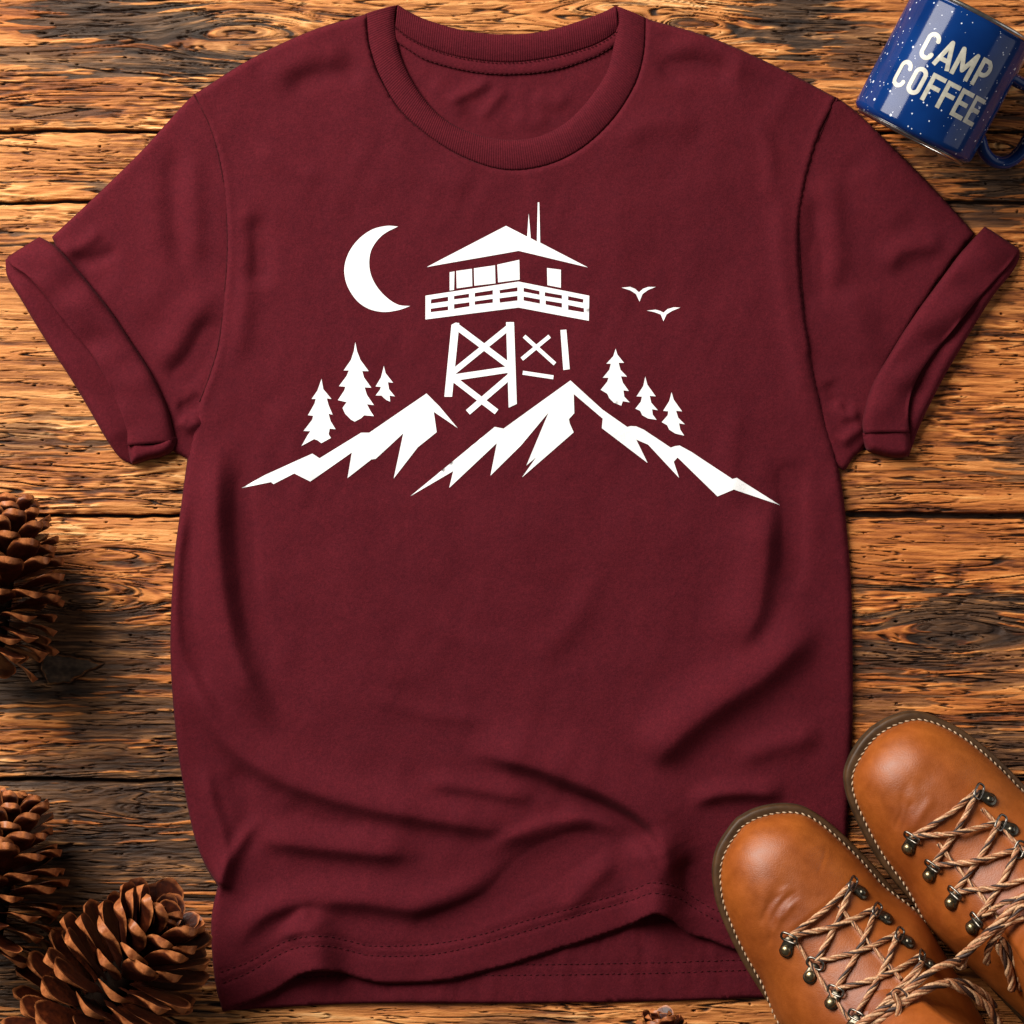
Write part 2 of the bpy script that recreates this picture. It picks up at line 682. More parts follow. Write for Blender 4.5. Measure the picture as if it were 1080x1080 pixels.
# x, y, rx, ry, strength of old dark weathering
DARK = [(150, 22, 120, 22, 1), (60, 60, 90, 14, .7), (190, 66, 130, 16, .9), (60, 118, 70, 10, .6), (110, 8, 90, 10, .5), (250, 40, 60, 40, .4),
        (840, 25, 60, 40, .9), (905, 50, 40, 30, .7), (1000, 170, 60, 30, .6), (1050, 190, 60, 22, .9), (950, 200, 50, 12, .5), (1020, 230, 50, 14, .7),
        (30, 460, 40, 24, .5), (70, 640, 36, 40, .8), (40, 715, 90, 42, 1), (130, 690, 60, 40, .7), (150, 800, 130, 26, .75), (60, 812, 90, 24, .7),
        (120, 840, 160, 40, .85), (110, 910, 170, 70, .95), (60, 1010, 140, 70, .9), (150, 760, 120, 26, .8), (60, 690, 120, 60, .8), (190, 1000, 60, 60, .35),
        (1000, 655, 90, 34, .9), (960, 690, 90, 26, .8), (1050, 700, 60, 44, .7), (1030, 640, 60, 20, .6), (1060, 790, 60, 34, .8), (930, 740, 50, 18, .6),
        (1075, 480, 30, 14, .7), (990, 300, 60, 12, .3), (560, 1078, 80, 10, .4), (915, 520, 40, 10, .3), (940, 930, 60, 80, .6)]
RUST = [(100, 640, 140, 90, .8), (110, 780, 140, 60, .8), (110, 960, 170, 120, 1), (120, 860, 150, 40, .9), (1000, 560, 140, 60, .5), (150, 690, 120, 50, .9), (30, 20, 60, 18, .8), (160, 60, 120, 26, .5), (990, 680, 140, 120, .8), (1000, 620, 140, 60, .5), (1000, 420, 120, 100, .45),
        (960, 160, 120, 50, .6), (120, 560, 120, 30, .35), (120, 900, 140, 120, .55), (560, 1075, 300, 30, .4), (1000, 850, 200, 140, .8), (960, 260, 120, 40, .5)]
KNOTS = [(262, 42, 34), (165, 848, 22), (95, 628, 26), (950, 150, 30), (1045, 160, 24), (1000, 668, 27), (640, 14, 26), (720, 30, 24), (120, 590, 18)]


def build_boards():
    def axis(lo, a, b, hi, fine, coarse):
        return np.r_[np.arange(lo, a, coarse), np.arange(a, b, fine), np.arange(b, hi + coarse, coarse)]
    xs = axis(-420, -16, 1096, 1500, 1.35, 12)
    ys = axis(-420, -16, 1096, 1500, 0.66, 8)
    X, Y = np.meshgrid(xs, ys)
    seam = np.array([-420 - 50] + SEAMS + [1560])
    pid = np.searchsorted(seam, Y + 0 * X) - 1
    # wandering seams
    Yw = Y + 1.6 * perlin(X / 90, Y / 400, 5) + 0.8 * perlin(X / 17, Y / 60, 6)
    ds = np.min(np.abs(Yw[..., None] - seam[None, None, :]), axis=2) if X.size < 1e5 else None
    if ds is None:
        ds = np.full(X.shape, 1e9)
        for s in seam:
            ds = np.minimum(ds, np.abs(Yw - s))
    pid = np.zeros(X.shape)
    for s in seam[1:]:
        pid += (Yw > s)
    off = pid * 137.31
    x = X + off * 3.1
    y = Y + off * 1.7
    # grain bends round the knots
    swirl = np.zeros(X.shape)
    dyw = np.zeros(X.shape)
    for kx, ky, r in KNOTS:
        rr = ((X - kx) / (2.2 * r)) ** 2 + ((Y - ky) / r) ** 2
        e = np.exp(-rr)
        dyw += -np.tanh((Y - ky) / (0.25 * r)) * e * r * 0.75
        swirl = np.maximum(swirl, e)
    yy = y + dyw + 5 * perlin(x / 260, y / 70, 11) + 1.8 * perlin(x / 90, y / 26, 12) + 0.5 * perlin(x / 24, y / 11, 13)
    xx = x + 7 * perlin(x / 60, y / 13, 14)
    # long growth rings, short fibres
    ring = perlin(xx / 330, yy / 11, 21) + 0.6 * perlin(xx / 160, yy / 5.2, 22)
    fib = perlin(xx / 64, yy / 3.0, 23) + 0.8 * perlin(xx / 34, yy / 1.9, 24)
    fine = perlin(xx / 22, yy / 1.35, 27)
    chip = perlin(xx / 26, yy / 4.4, 25)
    chip = np.clip(chip * 2.6, -1, 1) * 0.6 + 0.4 * chip
    chip2 = perlin(xx / 12, yy / 2.6, 26)
    zone = fbm(X / 120, Y / 55, 31, 3)          # where the surface is broken up
    rough = np.clip(sstep(-0.2, 0.5, zone) + 0.7 * swirl, 0.12, 1)
    band = fbm(X / 260, Y / 34, 36, 3)
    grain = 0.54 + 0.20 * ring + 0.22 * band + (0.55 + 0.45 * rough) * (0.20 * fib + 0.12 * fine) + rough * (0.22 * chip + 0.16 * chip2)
    # splits: narrow lines where a stretched field crosses zero
    def cracks(sx, sy, seed, w, thr, mx, my):
        n = perlin(xx / sx, yy / sy, seed)
        gate = sstep(thr, thr + 0.22, perlin(x / mx, y / my, seed + 50))
        return (1 - sstep(w * 0.35, w, np.abs(n))) * gate
    sp = np.maximum.reduce([cracks(170, 9.0, 41, 0.09, 0.10, 110, 18), cracks(80, 5.0, 42, 0.11, 0.20, 70, 12) * 0.9,
                            cracks(240, 15, 43, 0.04, -0.02, 150, 40), rough * cracks(34, 3.6, 44, 0.15, 0.16, 30, 8) * 0.9, cracks(50, 3.2, 45, 0.16, 0.26, 28, 6) * 0.9])
    # worm holes and short nicks
    nick = sstep(0.70, 0.80, perlin(x / 8.5, y / 3.6, 61))
    sp = np.maximum(sp, nick * 0.9)
    gap = 1 - sstep(1.2, 2.6, ds)
    # the two wide seams and hairline ones
    wide = np.exp(-((Y - 543.5) / 12) ** 2) * sstep(880, 900, X)
    gap = np.maximum(gap, (1 - sstep(2.6, 4.2, ds)) * wide)
    # weathering patches with torn, grain-following edges
    weather = np.zeros(X.shape)
    edge = 0.62 * perlin(xx / 150, yy / 6.5, 71) + 0.42 * perlin(xx / 60, yy / 3.4, 72) + 0.22 * perlin(xx / 22, yy / 3, 74) + 0.22 * perlin(xx / 90, yy / 22, 75)
    for cx, cy, rx, ry, s in DARK:
        q = 1 - np.sqrt(((X - cx) / rx) ** 2 + ((Y - cy) / ry) ** 2) * 0.8
        weather = np.maximum(weather, min(1, s * 1.15) * sstep(0.0, 0.12, q * 0.95 + edge * 0.9 - 0.16))
    weather = np.maximum(weather, 0.85 * sstep(0.42, 0.54, 1.1 * fbm(X / 190, Y / 34, 77, 3) + edge * 0.62))
    rust = np.zeros(X.shape)
    for cx, cy, rx, ry, s in RUST:
        q = np.exp(-(((X - cx) / rx) ** 2 + ((Y - cy) / ry) ** 2))
        rust = np.maximum(rust, s * sstep(0.1, 0.75, q + 0.30 * edge))
    rust = np.maximum(rust, 0.5 * sstep(-0.1, 0.5, fbm(X / 150, Y / 40, 81, 2)))
    # right half of the boards is a redder timber
    rust = np.clip(rust + 0.42 * sstep(700, 900, X), 0, 1)
    # the slate-grey flake lying proud of the board by the upper left cone
    flk = np.array([(44, 696), (48, 689), (60, 690), (77, 692), (93, 695), (109, 701), (102, 705), (90, 709), (86, 713), (79, 715), (74, 721), (50, 722), (46, 712), (42, 706)], float)
    yk = (ys > 670) & (ys < 745)
    xk = (xs > 20) & (xs < 130)
    sub = np.ix_(yk, xk)
    fx, fy = X[sub].ravel(), Y[sub].ravel()
    fy2 = fy + 1.2 * perlin(fx / 7, fy / 7, 91)
    ins = in_poly(fx, fy2, flk)
    fd, _, _ = line_dist(fx, fy2, flk, True)
    flake = np.where(ins, sstep(0, 2.2, fd), 0).reshape(X[sub].shape)
    weather[sub] = np.maximum(weather[sub] * (1 - flake), flake)
    rust[sub] *= (1 - flake)
    lowg = 0.52 + 0.16 * perlin(X[sub] / 5, Y[sub] / 4, 93) + 0.10 * perlin(X[sub] / 14, Y[sub] / 9, 92)
    grain[sub] = grain[sub] * (1 - flake) + lowg * flake
    sp[sub] *= (1 - flake)
    rim = np.where(~ins, 1 - sstep(0.5, 2.4, fd), 0).reshape(X[sub].shape)
    sp[sub] = np.maximum(sp[sub], rim * 0.8)
    # relief, in plan units
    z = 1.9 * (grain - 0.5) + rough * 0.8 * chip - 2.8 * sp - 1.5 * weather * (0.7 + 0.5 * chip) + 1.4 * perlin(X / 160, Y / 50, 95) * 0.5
    z -= 9.0 * gap
    z -= 1.6 * np.exp(-(ds / 5.0) ** 2)
    z += -1.3 * nick
    z[sub] = z[sub] * (1 - flake) + (2.2 + 0.3 * perlin(X[sub] / 20, Y[sub] / 14, 96)) * flake
    z = np.minimum(z, 2.0) - 2.0
    z[:, 0] -= 40
    z[:, -1] -= 40
    z[0] -= 40
    z[-1] -= 40
    ny, nx = X.shape
    idx = np.arange(nx * ny).reshape(ny, nx)
    F = np.stack([idx[:-1, :-1], idx[1:, :-1], idx[1:, 1:], idx[:-1, 1:]], axis=-1).reshape(-1, 4)
    V = np.stack([(X - 540) * S, (540 - Y) * S, z * S], axis=-1).reshape(-1, 3)
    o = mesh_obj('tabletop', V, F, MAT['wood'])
    o['kind'] = 'structure'
    o['label'] = 'rough weathered wooden boards under the shirt'
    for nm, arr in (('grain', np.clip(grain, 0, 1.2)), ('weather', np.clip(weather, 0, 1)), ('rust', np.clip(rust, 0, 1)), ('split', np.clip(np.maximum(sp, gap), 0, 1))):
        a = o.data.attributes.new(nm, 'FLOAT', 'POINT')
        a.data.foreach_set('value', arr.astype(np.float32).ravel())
    return o


# ------------------------------------------------------------------ the shirt
SH_L = [(387, 15), (330, 32), (262, 64), (205, 100)]                                        # left shoulder
SEAM_L = [(205, 100), (222, 135), (234, 180), (239, 224), (240, 270), (237, 310), (231, 363), (221, 398), (211, 424)]
SIDE_L = [(211, 424), (203, 455), (197, 490), (191, 535), (185, 580), (181, 635), (180, 690), (183, 745), (189, 800), (197, 845), (206, 885), (217, 913), (230, 934)]
SIDE_L2 = [(230, 934), (225, 955), (223, 975), (224, 1007), (228, 1040), (235, 1067)]
HEM = [(235, 1067), (252, 1060), (270, 1053), (293, 1042), (313, 1028), (325, 1022), (342, 1020), (360, 1023), (380, 1031), (407, 1036), (447, 1035), (480, 1031), (513, 1023), (540, 1016),
       (580, 1003), (630, 987), (667, 973), (680, 964), (690, 960), (707, 967), (716, 976), (728, 985), (747, 990), (770, 999), (810, 1008), (850, 1012), (884, 1014)]
SIDE_R = [(884, 1014), (890, 960), (893, 900), (896, 830), (899, 760), (899, 690), (898, 627), (894, 571), (888, 515), (880, 475), (870, 440), (862, 405), (855, 375)]
SEAM_R = [(855, 375), (850, 342), (845, 304), (842, 250), (844, 224), (850, 190), (861, 152), (870, 130), (883, 104)]
SH_R = [(883, 104), (820, 71), (750, 40), (681, 20)]
NECK_OUT = [(387, 15), (388, 32), (391, 52), (401, 81), (421, 115), (451, 143), (488, 166), (533, 180), (577, 175), (614, 157), (647, 126), (670, 89), (679, 56), (681, 20)]
NECK_IN = [(420, 6), (417.5, 20), (419, 44), (427, 70), (444, 100), (466, 124), (495, 140), (533, 148), (570, 144), (599, 128), (621, 105), (640, 76), (648, 44), (650, 24), (649, 7)]
BACK_TOP = [(420, 6), (435, 15), (451, 22), (495, 34), (540, 37), (577, 33), (614, 22), (635, 14), (649, 7)]
BACK_LOW = [(417, 30), (430, 40), (451, 51), (488, 62), (536, 67), (580, 62), (621, 51), (640, 42), (652, 33)]
TAPE_LOW = [(418, 45), (430, 53), (451, 65), (499, 77), (540, 79.5), (584, 75), (625, 62), (640, 54), (652, 46)]
BACK_HEM = [(235, 1066), (280, 1063), (380, 1058), (480, 1058), (540, 1058), (630, 1057), (720, 1055), (800, 1052), (882, 1049)]

BODY_FOLDS = [
    # (path, height, width left of travel, width right of travel, end tapers)
    ([(230, 455), (230, 540), (237, 630), (258, 710), (300, 775)], 10, 13, 22),
    ([(203, 690), (214, 735), (240, 778), (285, 812), (350, 838), (430, 856), (530, 872), (590, 880)], 8, 24, 13, (.12, .25)),
    ([(254, 470), (258, 560), (266, 640), (290, 715)], -5, 12, 14), ([(206, 520), (201, 590), (200, 650), (214, 710), (250, 762)], -5, 9, 10),
    ([(214, 800), (226, 850), (238, 885), (236, 930)], 5, 8, 12, (.3, 0)),
    ([(232, 932), (246, 902), (266, 872), (282, 858)], 5, 8, 9, (.05, .4)),
    ([(262, 880), (320, 888), (390, 896), (450, 900)], 7, 22, 12),
    ([(246, 800), (260, 850), (266, 905)], -3, 13, 15),
    ([(290, 846), (330, 866), (390, 878)], -2.5, 12, 14),
    ([(236, 1010), (275, 965), (320, 948), (380, 948), (450, 955), (520, 932), (580, 905)], 7, 20, 12, (.2, .3)),
    ([(318, 955), (332, 985), (338, 1022)], 13, 24, 30, (.35, 0)),
    ([(300, 990), (318, 966), (330, 955)], 4, 7, 8),
    ([(420, 985), (500, 950), (560, 915), (610, 888), (660, 884)], -7, 16, 24, (.2, .25)),
    ([(490, 788), (560, 805), (620, 826), (660, 846), (688, 868), (704, 898), (712, 940)], 10, 34, 11, (.2, .3)), ([(560, 822), (615, 843), (660, 864), (686, 886), (700, 920)], -6, 7, 10, (.4, .3)), ([(500, 902), (570, 870), (630, 863), (674, 882)], 4, 9, 13), ([(716, 900), (730, 925), (744, 962)], -3, 16, 20),
    ([(440, 822), (500, 830), (570, 842)], 4, 12, 10),
    ([(676, 808), (740, 752), (800, 712), (836, 680), (866, 642)], 12, 30, 19, (.14, .25)),
    ([(808, 530), (804, 600), (794, 650), (768, 690)], 8, 14, 30),
    ([(832, 480), (834, 560), (832, 630)], -6, 14, 16),
    ([(724, 848), (748, 838), (784, 834), (830, 838)], 6, 12, 9),
    ([(770, 800), (820, 785), (870, 770)], 4, 16, 14),
    ([(676, 872), (684, 900), (692, 930), (690, 962)], 15, 28, 20, (.35, 0)),
    ([(700, 905), (740, 935), (790, 950), (850, 960)], -5, 16, 16),
    ([(588, 968), (622, 930), (652, 902)], 3, 13, 11),
    ([(258, 200), (262, 260), (258, 330), (246, 400)], 3, 12, 14),
    ([(262, 225), (272, 262), (270, 310)], -4, 16, 14),
    ([(300, 95), (345, 78), (390, 80)], -3, 16, 14),
    ([(275, 88), (330, 66), (372, 62)], 3, 18, 16),
    ([(410, 150), (440, 180), (500, 205)], 1.5, 14, 16),
    ([(690, 84), (722, 70), (780, 78)], -4, 16, 16),
    ([(690, 60), (740, 52), (800, 84)], 3, 14, 16),
    ([(640, 160), (690, 130), (740, 140)], 2, 16, 16),
    ([(826, 180), (822, 240), (830, 320), (846, 400), (866, 470)], 3, 16, 12),
    ([(520, 520), (560, 620), (610, 700)], 1.8, 40, 40), ([(270, 150), (300, 175), (345, 190)], 1.6, 9, 12), ([(280, 420), (310, 470), (330, 540)], 1.6, 14, 12), ([(780, 420), (770, 480), (776, 540)], 1.8, 12, 14), ([(400, 600), (460, 660), (540, 690)], 1.5, 14, 16), ([(640, 600), (600, 660), (560, 700)], 1.5, 16, 14), ([(380, 730), (450, 752), (520, 760)], 1.6, 12, 10), ([(790, 120), (810, 160), (812, 220)], 1.6, 10, 10),
    ([(360, 560), (380, 660), (450, 740)], 1.8, 40, 40),
]


def roll(z, d, r, zmin):
    k = np.clip(d / r, 0, 1)
    return zmin + (z - zmin) * np.sqrt(np.clip(1 - (1 - k) ** 2, 0, 1))


HEMC = catmull(HEM, 4)
STITCH_1 = [(233, 1024), (263, 1013), (290, 997), (313, 986), (338, 983), (367, 990), (390, 996), (447, 995), (480, 991), (513, 983), (547, 972), (613, 953), (667, 937), (687, 927), (713, 933), (733, 947), (757, 960), (800, 970), (860, 978)]
STITCH_2 = [(235, 1036), (263, 1024), (290, 1008), (315, 996), (340, 993), (367, 1000), (390, 1006), (447, 1006), (480, 1001), (513, 993), (547, 983), (613, 963), (667, 947), (688, 938), (713, 944), (733, 957), (757, 970), (800, 980), (860, 988)]
BODY_OUT = join(catmull(SH_L), catmull(SEAM_L), catmull(SIDE_L), catmull(SIDE_L2), HEMC, catmull(SIDE_R), catmull(SEAM_R), catmull(SH_R), catmull(NECK_OUT, 4)[::-1])


def body_z(px, py, edge=True):
    px = np.asarray(px, float)
    py = np.asarray(py, float)
    z = np.full(len(px), 9.0)
    z += 2.2 * perlin(px / 120, py / 120, 201) + 1.2 * perlin(px / 52, py / 58, 202) + 0.5 * perlin(px / 24, py / 26, 203) + 0.9 * perlin((px + py * 0.4) / 26, (py - px * 0.3) / 95, 204) * sstep(-0.1, 0.5, perlin(px / 130, py / 130, 205)) + 0.14 * perlin(px / 9, py / 10, 206)
    z += 1.5 * bump_sum(px, py, [(f[0], f[1], f[2] * 0.92, f[3] * 0.92) + tuple(f[4:]) for f in BODY_FOLDS])
    z = np.maximum(z, 4.0 + 0.25 * z)
    for st in (STITCH_1, STITCH_2):
        d, _, _ = line_dist(px, py, catmull(st, 8))
        z -= 1.0 * np.exp(-(d / 2.4) ** 2)
    if not edge:
        return z
    d1, _, _ = line_dist(px, py, join(catmull(SIDE_L, 8), catmull(SIDE_L2, 8)))
    z = roll(z, d1, 9, 2.2)
    d2, _, _ = line_dist(px, py, catmull(SIDE_R, 8))
    z = roll(z, d2, 9, 2.2)
    for s in (SH_L, SH_R):
        d, _, _ = line_dist(px, py, catmull(s, 8))
        z = roll(z, d, 8, 2.0)
    for s in (SEAM_L, SEAM_R):
        d, _, _ = line_dist(px, py, catmull(s, 8))
        z = z + 0.9 * np.exp(-((d - 5) / 4) ** 2)
        z = roll(z, d, 3.5, 5.5)
    d, _, _ = line_dist(px, py, catmull(NECK_OUT, 8))
    z = roll(z, d, 4, 6.4)
    d, _, _ = line_dist(px, py, HEMC)
    z = z - 1.6 * (1 - np.sqrt(np.clip(1 - (1 - np.clip(d / 4, 0, 1)) ** 2, 0, 1)))
    return z


def solidify(o, t, off=-1.0):
    m = o.modifiers.new('thickness', 'SOLIDIFY')
    m.thickness = t
    m.offset = off


def sheet(name, loop, zf, step, mat, parent, thick=None, off=(0, 0, 0)):
    V, F = triangulate([loop], step, lambda x, y: in_poly(x, y, loop))
    z = zf(V[:, 0], V[:, 1])
    P = np.stack([(V[:, 0] - 540) * S, (540 - V[:, 1]) * S, z * S], axis=1)
    o = mesh_obj(name, P, F, mat, parent, True, off)
    if thick:
        solidify(o, thick)
    return o


def strip(name, a, b, zfun, nu, nv, mat, parent, off, ribs=None, thick=0.0012):
    """lofted band between two plan curves; zfun(u, v) gives height"""
    A = resample(a, nu)
    B = resample(b, nu)
    V, F, UV = [], [], []
    L = np.r_[0, np.cumsum(np.linalg.norm(np.diff((A + B) / 2, axis=0), axis=1))]
    for i in range(nu):
        for j in range(nv):
            v = j / (nv - 1)
            p = A[i] * (1 - v) + B[i] * v
            V.append(W(p[0], p[1], zfun(i / (nu - 1), v)))
            UV.append((L[i], v))
    for i in range(nu - 1):
        for j in range(nv - 1):
            k = i * nv + j
            F.append((k, k + 1, k + nv + 1, k + nv))
    # make sure the faces look up
    v0, v1, v2 = (Vector(V[q]) for q in F[len(F) // 2][:3])
    if (v1 - v0).cross(v2 - v0).z < 0:
        F = [f[::-1] for f in F]
    o = mesh_obj(name, V, F, mat, parent, True, off)
    uvl = o.data.uv_layers.new(name='UVMap')
    for lp in o.data.loops:
        u, v = UV[lp.vertex_index]
        uvl.data[lp.index].uv = (u * (ribs or 1.0), v)
    solidify(o, thick)
    return o


def dashes(path, zf, dash, gap, rad, jit=0.15, seed=1):
    rg = random.Random(seed)
    c = catmull(path, 1.0)
    d = np.r_[0, np.cumsum(np.linalg.norm(np.diff(c, axis=0), axis=1))]
    t = 0
    B = Buf()
    while t + dash < d[-1]:
        tt = np.linspace(t, t + dash * rg.uniform(1 - jit, 1 + jit), 5)
        x = np.interp(tt, d, c[:, 0]) + rg.uniform(-.2, .2)
        y = np.interp(tt, d, c[:, 1]) + rg.uniform(-.2, .2)
        z = zf(x, y) + 0.35 + np.array([-1.1, .1, .35, .1, -1.1]) * 0.6
        v, f = tube([W(a, b, q) for a, b, q in zip(x, y, z)], [rad * 0.8 * S * q for q in (.5, 1, 1, 1, .5)], 5)
        B.add(v, f)
        t += dash + gap * rg.uniform(0.8, 1.2)
    return B


def build_shirt():
    loc = W(540, 560, 0)
    T = empty('t_shirt', 'maroon short-sleeved t-shirt with rolled cuffs and a white lookout tower print', 't-shirt', loc)
    off = loc
    front = sheet('front_panel', BODY_OUT, body_z, 3.1, MAT['cloth'], T, 0.0011, off)
    # back panel: seen at the neck and below the lifted hem
    def inset(poly, dx):
        return [(x + dx, y) for x, y in poly]
    back_loop = join(catmull([(417, 12), (380, 24), (330, 38), (268, 70), (216, 108)]), catmull(inset(SEAM_L[1:], 9)), catmull(inset(SIDE_L, 7)),
                     catmull([(236, 940), (230, 960), (229, 1000), (232, 1030), (236, 1063)]), catmull(BACK_HEM),
                     catmull([(884, 1040), (886, 1000)] + inset(SIDE_R[1:], -7)), catmull(inset(SEAM_R, -9)), catmull([(870, 112), (810, 76), (740, 46), (655, 14)]), catmull(BACK_TOP[1:-1])[::-1])
    bh = catmull(BACK_HEM, 8)
    bst1 = [(x, y - 30) for x, y in BACK_HEM]
    bst2 = [(x, y - 41) for x, y in BACK_HEM]
    neckf = [([(470, 110), (500, 96), (520, 84)], 2.2, 7, 5), ([(505, 128), (525, 104), (535, 92)], 1.6, 6, 6), ([(450, 84), (470, 100), (490, 124)], 1.4, 9, 7),
             ([(560, 100), (585, 110), (600, 96)], 1.5, 10, 8), ([(540, 120), (560, 132), (580, 122)], 1.2, 10, 8)]

    def back_z(x, y):
        z = 2.4 + 0.5 * perlin(x / 40, y / 40, 301)
        z = z + np.where(y < 200, 1.9 * bump_sum(x, y, neckf) + 0.5 * perlin(x / 16, y / 20, 306), 0)
        z = z + np.where(y > 950, 0.9 * perlin(x / 14, y / 60, 302) + 0.5 * perlin(x / 6, y / 30, 303), 0)
        for st in (bst1, bst2):
            d, _, _ = line_dist(x, y, catmull(st, 20))
            z = z - 0.6 * np.exp(-(d / 2.2) ** 2)
        d, _, _ = line_dist(x, y, bh)
        return roll(z, d, 5, 1.4)
    back = sheet('back_panel', back_loop, back_z, 4.0, MAT['cloth'], T, 0.0008, off)
    for st, sd in ((bst1, 11), (bst2, 12)):
        dashes(catmull(st, 30)[::1], back_z, 4.2, 2.4, 0.75, seed=sd).build('hem_stitching', MAT['thread'], back)
    for st, sd in ((STITCH_1, 21), (STITCH_2, 22)):
        dashes(st, lambda x, y: body_z(x, y), 4.4, 2.2, 0.75, seed=sd).build('hem_stitching', MAT['thread'], front)

    # neckband, front ring and back ring
    def zband(u, v):
        e = min(u, 1 - u) * 12
        base = 6.2 + 0.8 * min(1, e)
        return base + 2.9 * math.sin(math.pi * min(max(v * 1.0, 0), 1)) ** 0.75 - 2.0 * max(0, v - 0.8) / 0.2
    no = catmull(NECK_OUT, 2)
    ni = catmull(NECK_IN, 2)
    band = strip('neckband', no, ni, zband, 420, 15, MAT['rib'], T, off, ribs=0.130, thick=0.0016)

    def zb2(u, v):
        return 6.2 + 2.2 * math.sin(math.pi * min(1, v * 1.1 + .1)) ** 0.6 - 2.4 * max(0, 0.22 - v) / 0.22 - (2.2 * max(0, v - .85) / .15)
    bb = strip('back_neckband', catmull(BACK_TOP, 2), catmull(BACK_LOW, 2), zb2, 240, 12, MAT['rib'], T, off, ribs=0.130, thick=0.0014)

    def zb3(u, v):
        return 3.8 + 1.8 * math.sin(math.pi * v) ** 0.5
    tp = strip('neck_tape', catmull([(x, y - 1) for x, y in BACK_LOW], 2), catmull(TAPE_LOW, 2), zb3, 200, 8, MAT['cloth'], T, off, thick=0.0008)
    dashes([(x, y - 0.5) for x, y in TAPE_LOW], lambda x, y: np.full(len(x), 4.6), 3.2, 1.8, 0.6, seed=31).build('tape_stitching', MAT['thread'], tp)
    dashes([(x, y + 0.5) for x, y in BACK_LOW], lambda x, y: np.full(len(x), 5.8), 2.6, 1.8, 0.6, seed=32).build('tape_stitching', MAT['thread'], tp)

    # armhole seams: dark tube standing in for the shaded groove between body and sleeve
    for sm in (SEAM_L, SEAM_R):
        c = catmull(sm, 3)
        zc = body_z(c[:, 0], c[:, 1])
        v, f = tube([W(a, b, q + 0.2) for (a, b), q in zip(c, zc)], 0.95 * S, 7)
        B = Buf()
        B.add(v, f)
        B.build('armhole_seam_shade', MAT['thread'], front)

    # sleeves
    def sleeve(outer, folds, seed, cuff_front_in, cuff_front_out, cuff_back_out, tab, flip):
        loop = outer

        def zf(x, y):
            z = 6.4 + 1.8 * perlin(x / 80, y / 80, seed) + 0.9 * perlin(x / 36, y / 36, seed + 1) + 0.3 * perlin(x / 15, y / 17, seed + 2)
            z = np.maximum(z + 1.3 * bump_sum(x, y, folds), 3.2)
            d, _, _ = line_dist(x, y, loop, True)
            return roll(z, d, 8, 2.0)
        sl = sheet('sleeve', loop, zf, 3.1, MAT['cloth'], T, 0.0009, off)
        # rolled cuff: a flattened ring, front half over the back half
        n = 70
        fi = resample(catmull(cuff_front_in, 2), n)
        fo = resample(catmull(cuff_front_out, 2), n)
        bo = resample(catmull(cuff_back_out, 2), n)
        V, F = [], []
        prof = []
        for i in range(n):
            u = i / (n - 1)
            e = min(1.0, u * 9) ** 0.5 * (1 - 0.12 * sst(0.85, 1, u))
            h = 9 + 11 * e + 1.6 * math.sin(u * 11 + seed) + 1.0 * math.sin(u * 23 + seed) + 0.5 * math.sin(u * 47 + seed)
            sec = []
            # inner edge, down to the sleeve, over the top, round the opening fold, back inside
            for v in np.linspace(0, 1, 13):
                p = fi[i] * (1 - v) + fo[i] * v
                zz = h - 3 * (2 * v - 1) ** 2 + (1.2 * math.sin(v * 5 + u * 17 + seed) + 0.9 * math.sin(v * 3 - u * 31 + seed)) * e
                if v < 0.02:
                    zz -= 7 * e
                elif v < 0.1:
                    zz -= 1.5
                sec.append((p[0], p[1], zz))
            d = (fi[i] - fo[i])
            d = d / max(1e-6, np.linalg.norm(d))
            po = fo[i]
            for a in (30, 65, 100, 140, 180):
                r = 2.6
                q = po + d * (-math.sin(math.radians(a)) * r * 0.8)
                sec.append((q[0], q[1], h - 3 - r * (1 - math.cos(math.radians(a)))))
            for v in (0.25, 0.6):
                q = po + (fi[i] - po) * v
                sec.append((q[0], q[1], h - 9 - 2 * v))
            prof.append(sec)
        m = len(prof[0])
        for sec in prof:
            V += [W(*p) for p in sec]
        for i in range(n - 1):
            for j in range(m - 1):
                k = i * m + j
                F.append((k, k + 1, k + m + 1, k + m))
        a, b_, c_ = (Vector(V[q]) for q in F[(m - 1) * 30 + 5][:3])
        if (b_ - a).cross(c_ - a).z < 0:
            F = [f[::-1] for f in F]
        cf = mesh_obj('cuff', V, F, MAT['cloth'], sl, True, off)
        solidify(cf, 0.0016)
        # under half of the roll
        V, F = [], []
        for i in range(n):
            u = i / (n - 1)
            e = min(1.0, min(u, 1 - u) * 7)
            inn = fi[i] * 0.7 + fo[i] * 0.3
            for v in np.linspace(0, 1, 12):
                p = inn * (1 - v) + bo[i] * v
                zz = 2.6 + (12.5 * v ** 1.4) * e + 0.7 * math.sin(u * 21 + v * 4) * (0.3 + e)
                if v > 0.88:
                    zz -= 1.0 * e + 0.6
                if v > 0.98:
                    zz -= 6.0 * e
                V.append(W(p[0], p[1], zz))
        for i in range(n - 1):
            for j in range(11):
                k = i * 12 + j
                F.append((k, k + 1, k + 13, k + 12))
        a, b_, c_ = (Vector(V[q]) for q in F[11 * 30 + 5][:3])
        if (b_ - a).cross(c_ - a).z < 0:
            F = [f[::-1] for f in F]
        cb = mesh_obj('cuff_underside', V, F, MAT['cloth'], sl, True, off)
        solidify(cb, 0.0012)
        # the turned end of the roll at the underarm
        tl = catmull(tab, 2, True)

        def tz(x, y):
            d, _, _ = line_dist(x, y, tl, True)
            dl, _, _ = line_dist(x, y, catmull(tab[4:] + tab[:1], 2))
            return roll(18.0 - 1.2 * np.exp(-(d / 2.0) ** 2), dl, 9, 2.5)
        sheet('cuff_end', tl, tz, 2.2, MAT['cloth'], sl, 0.0008, off)
        return sl

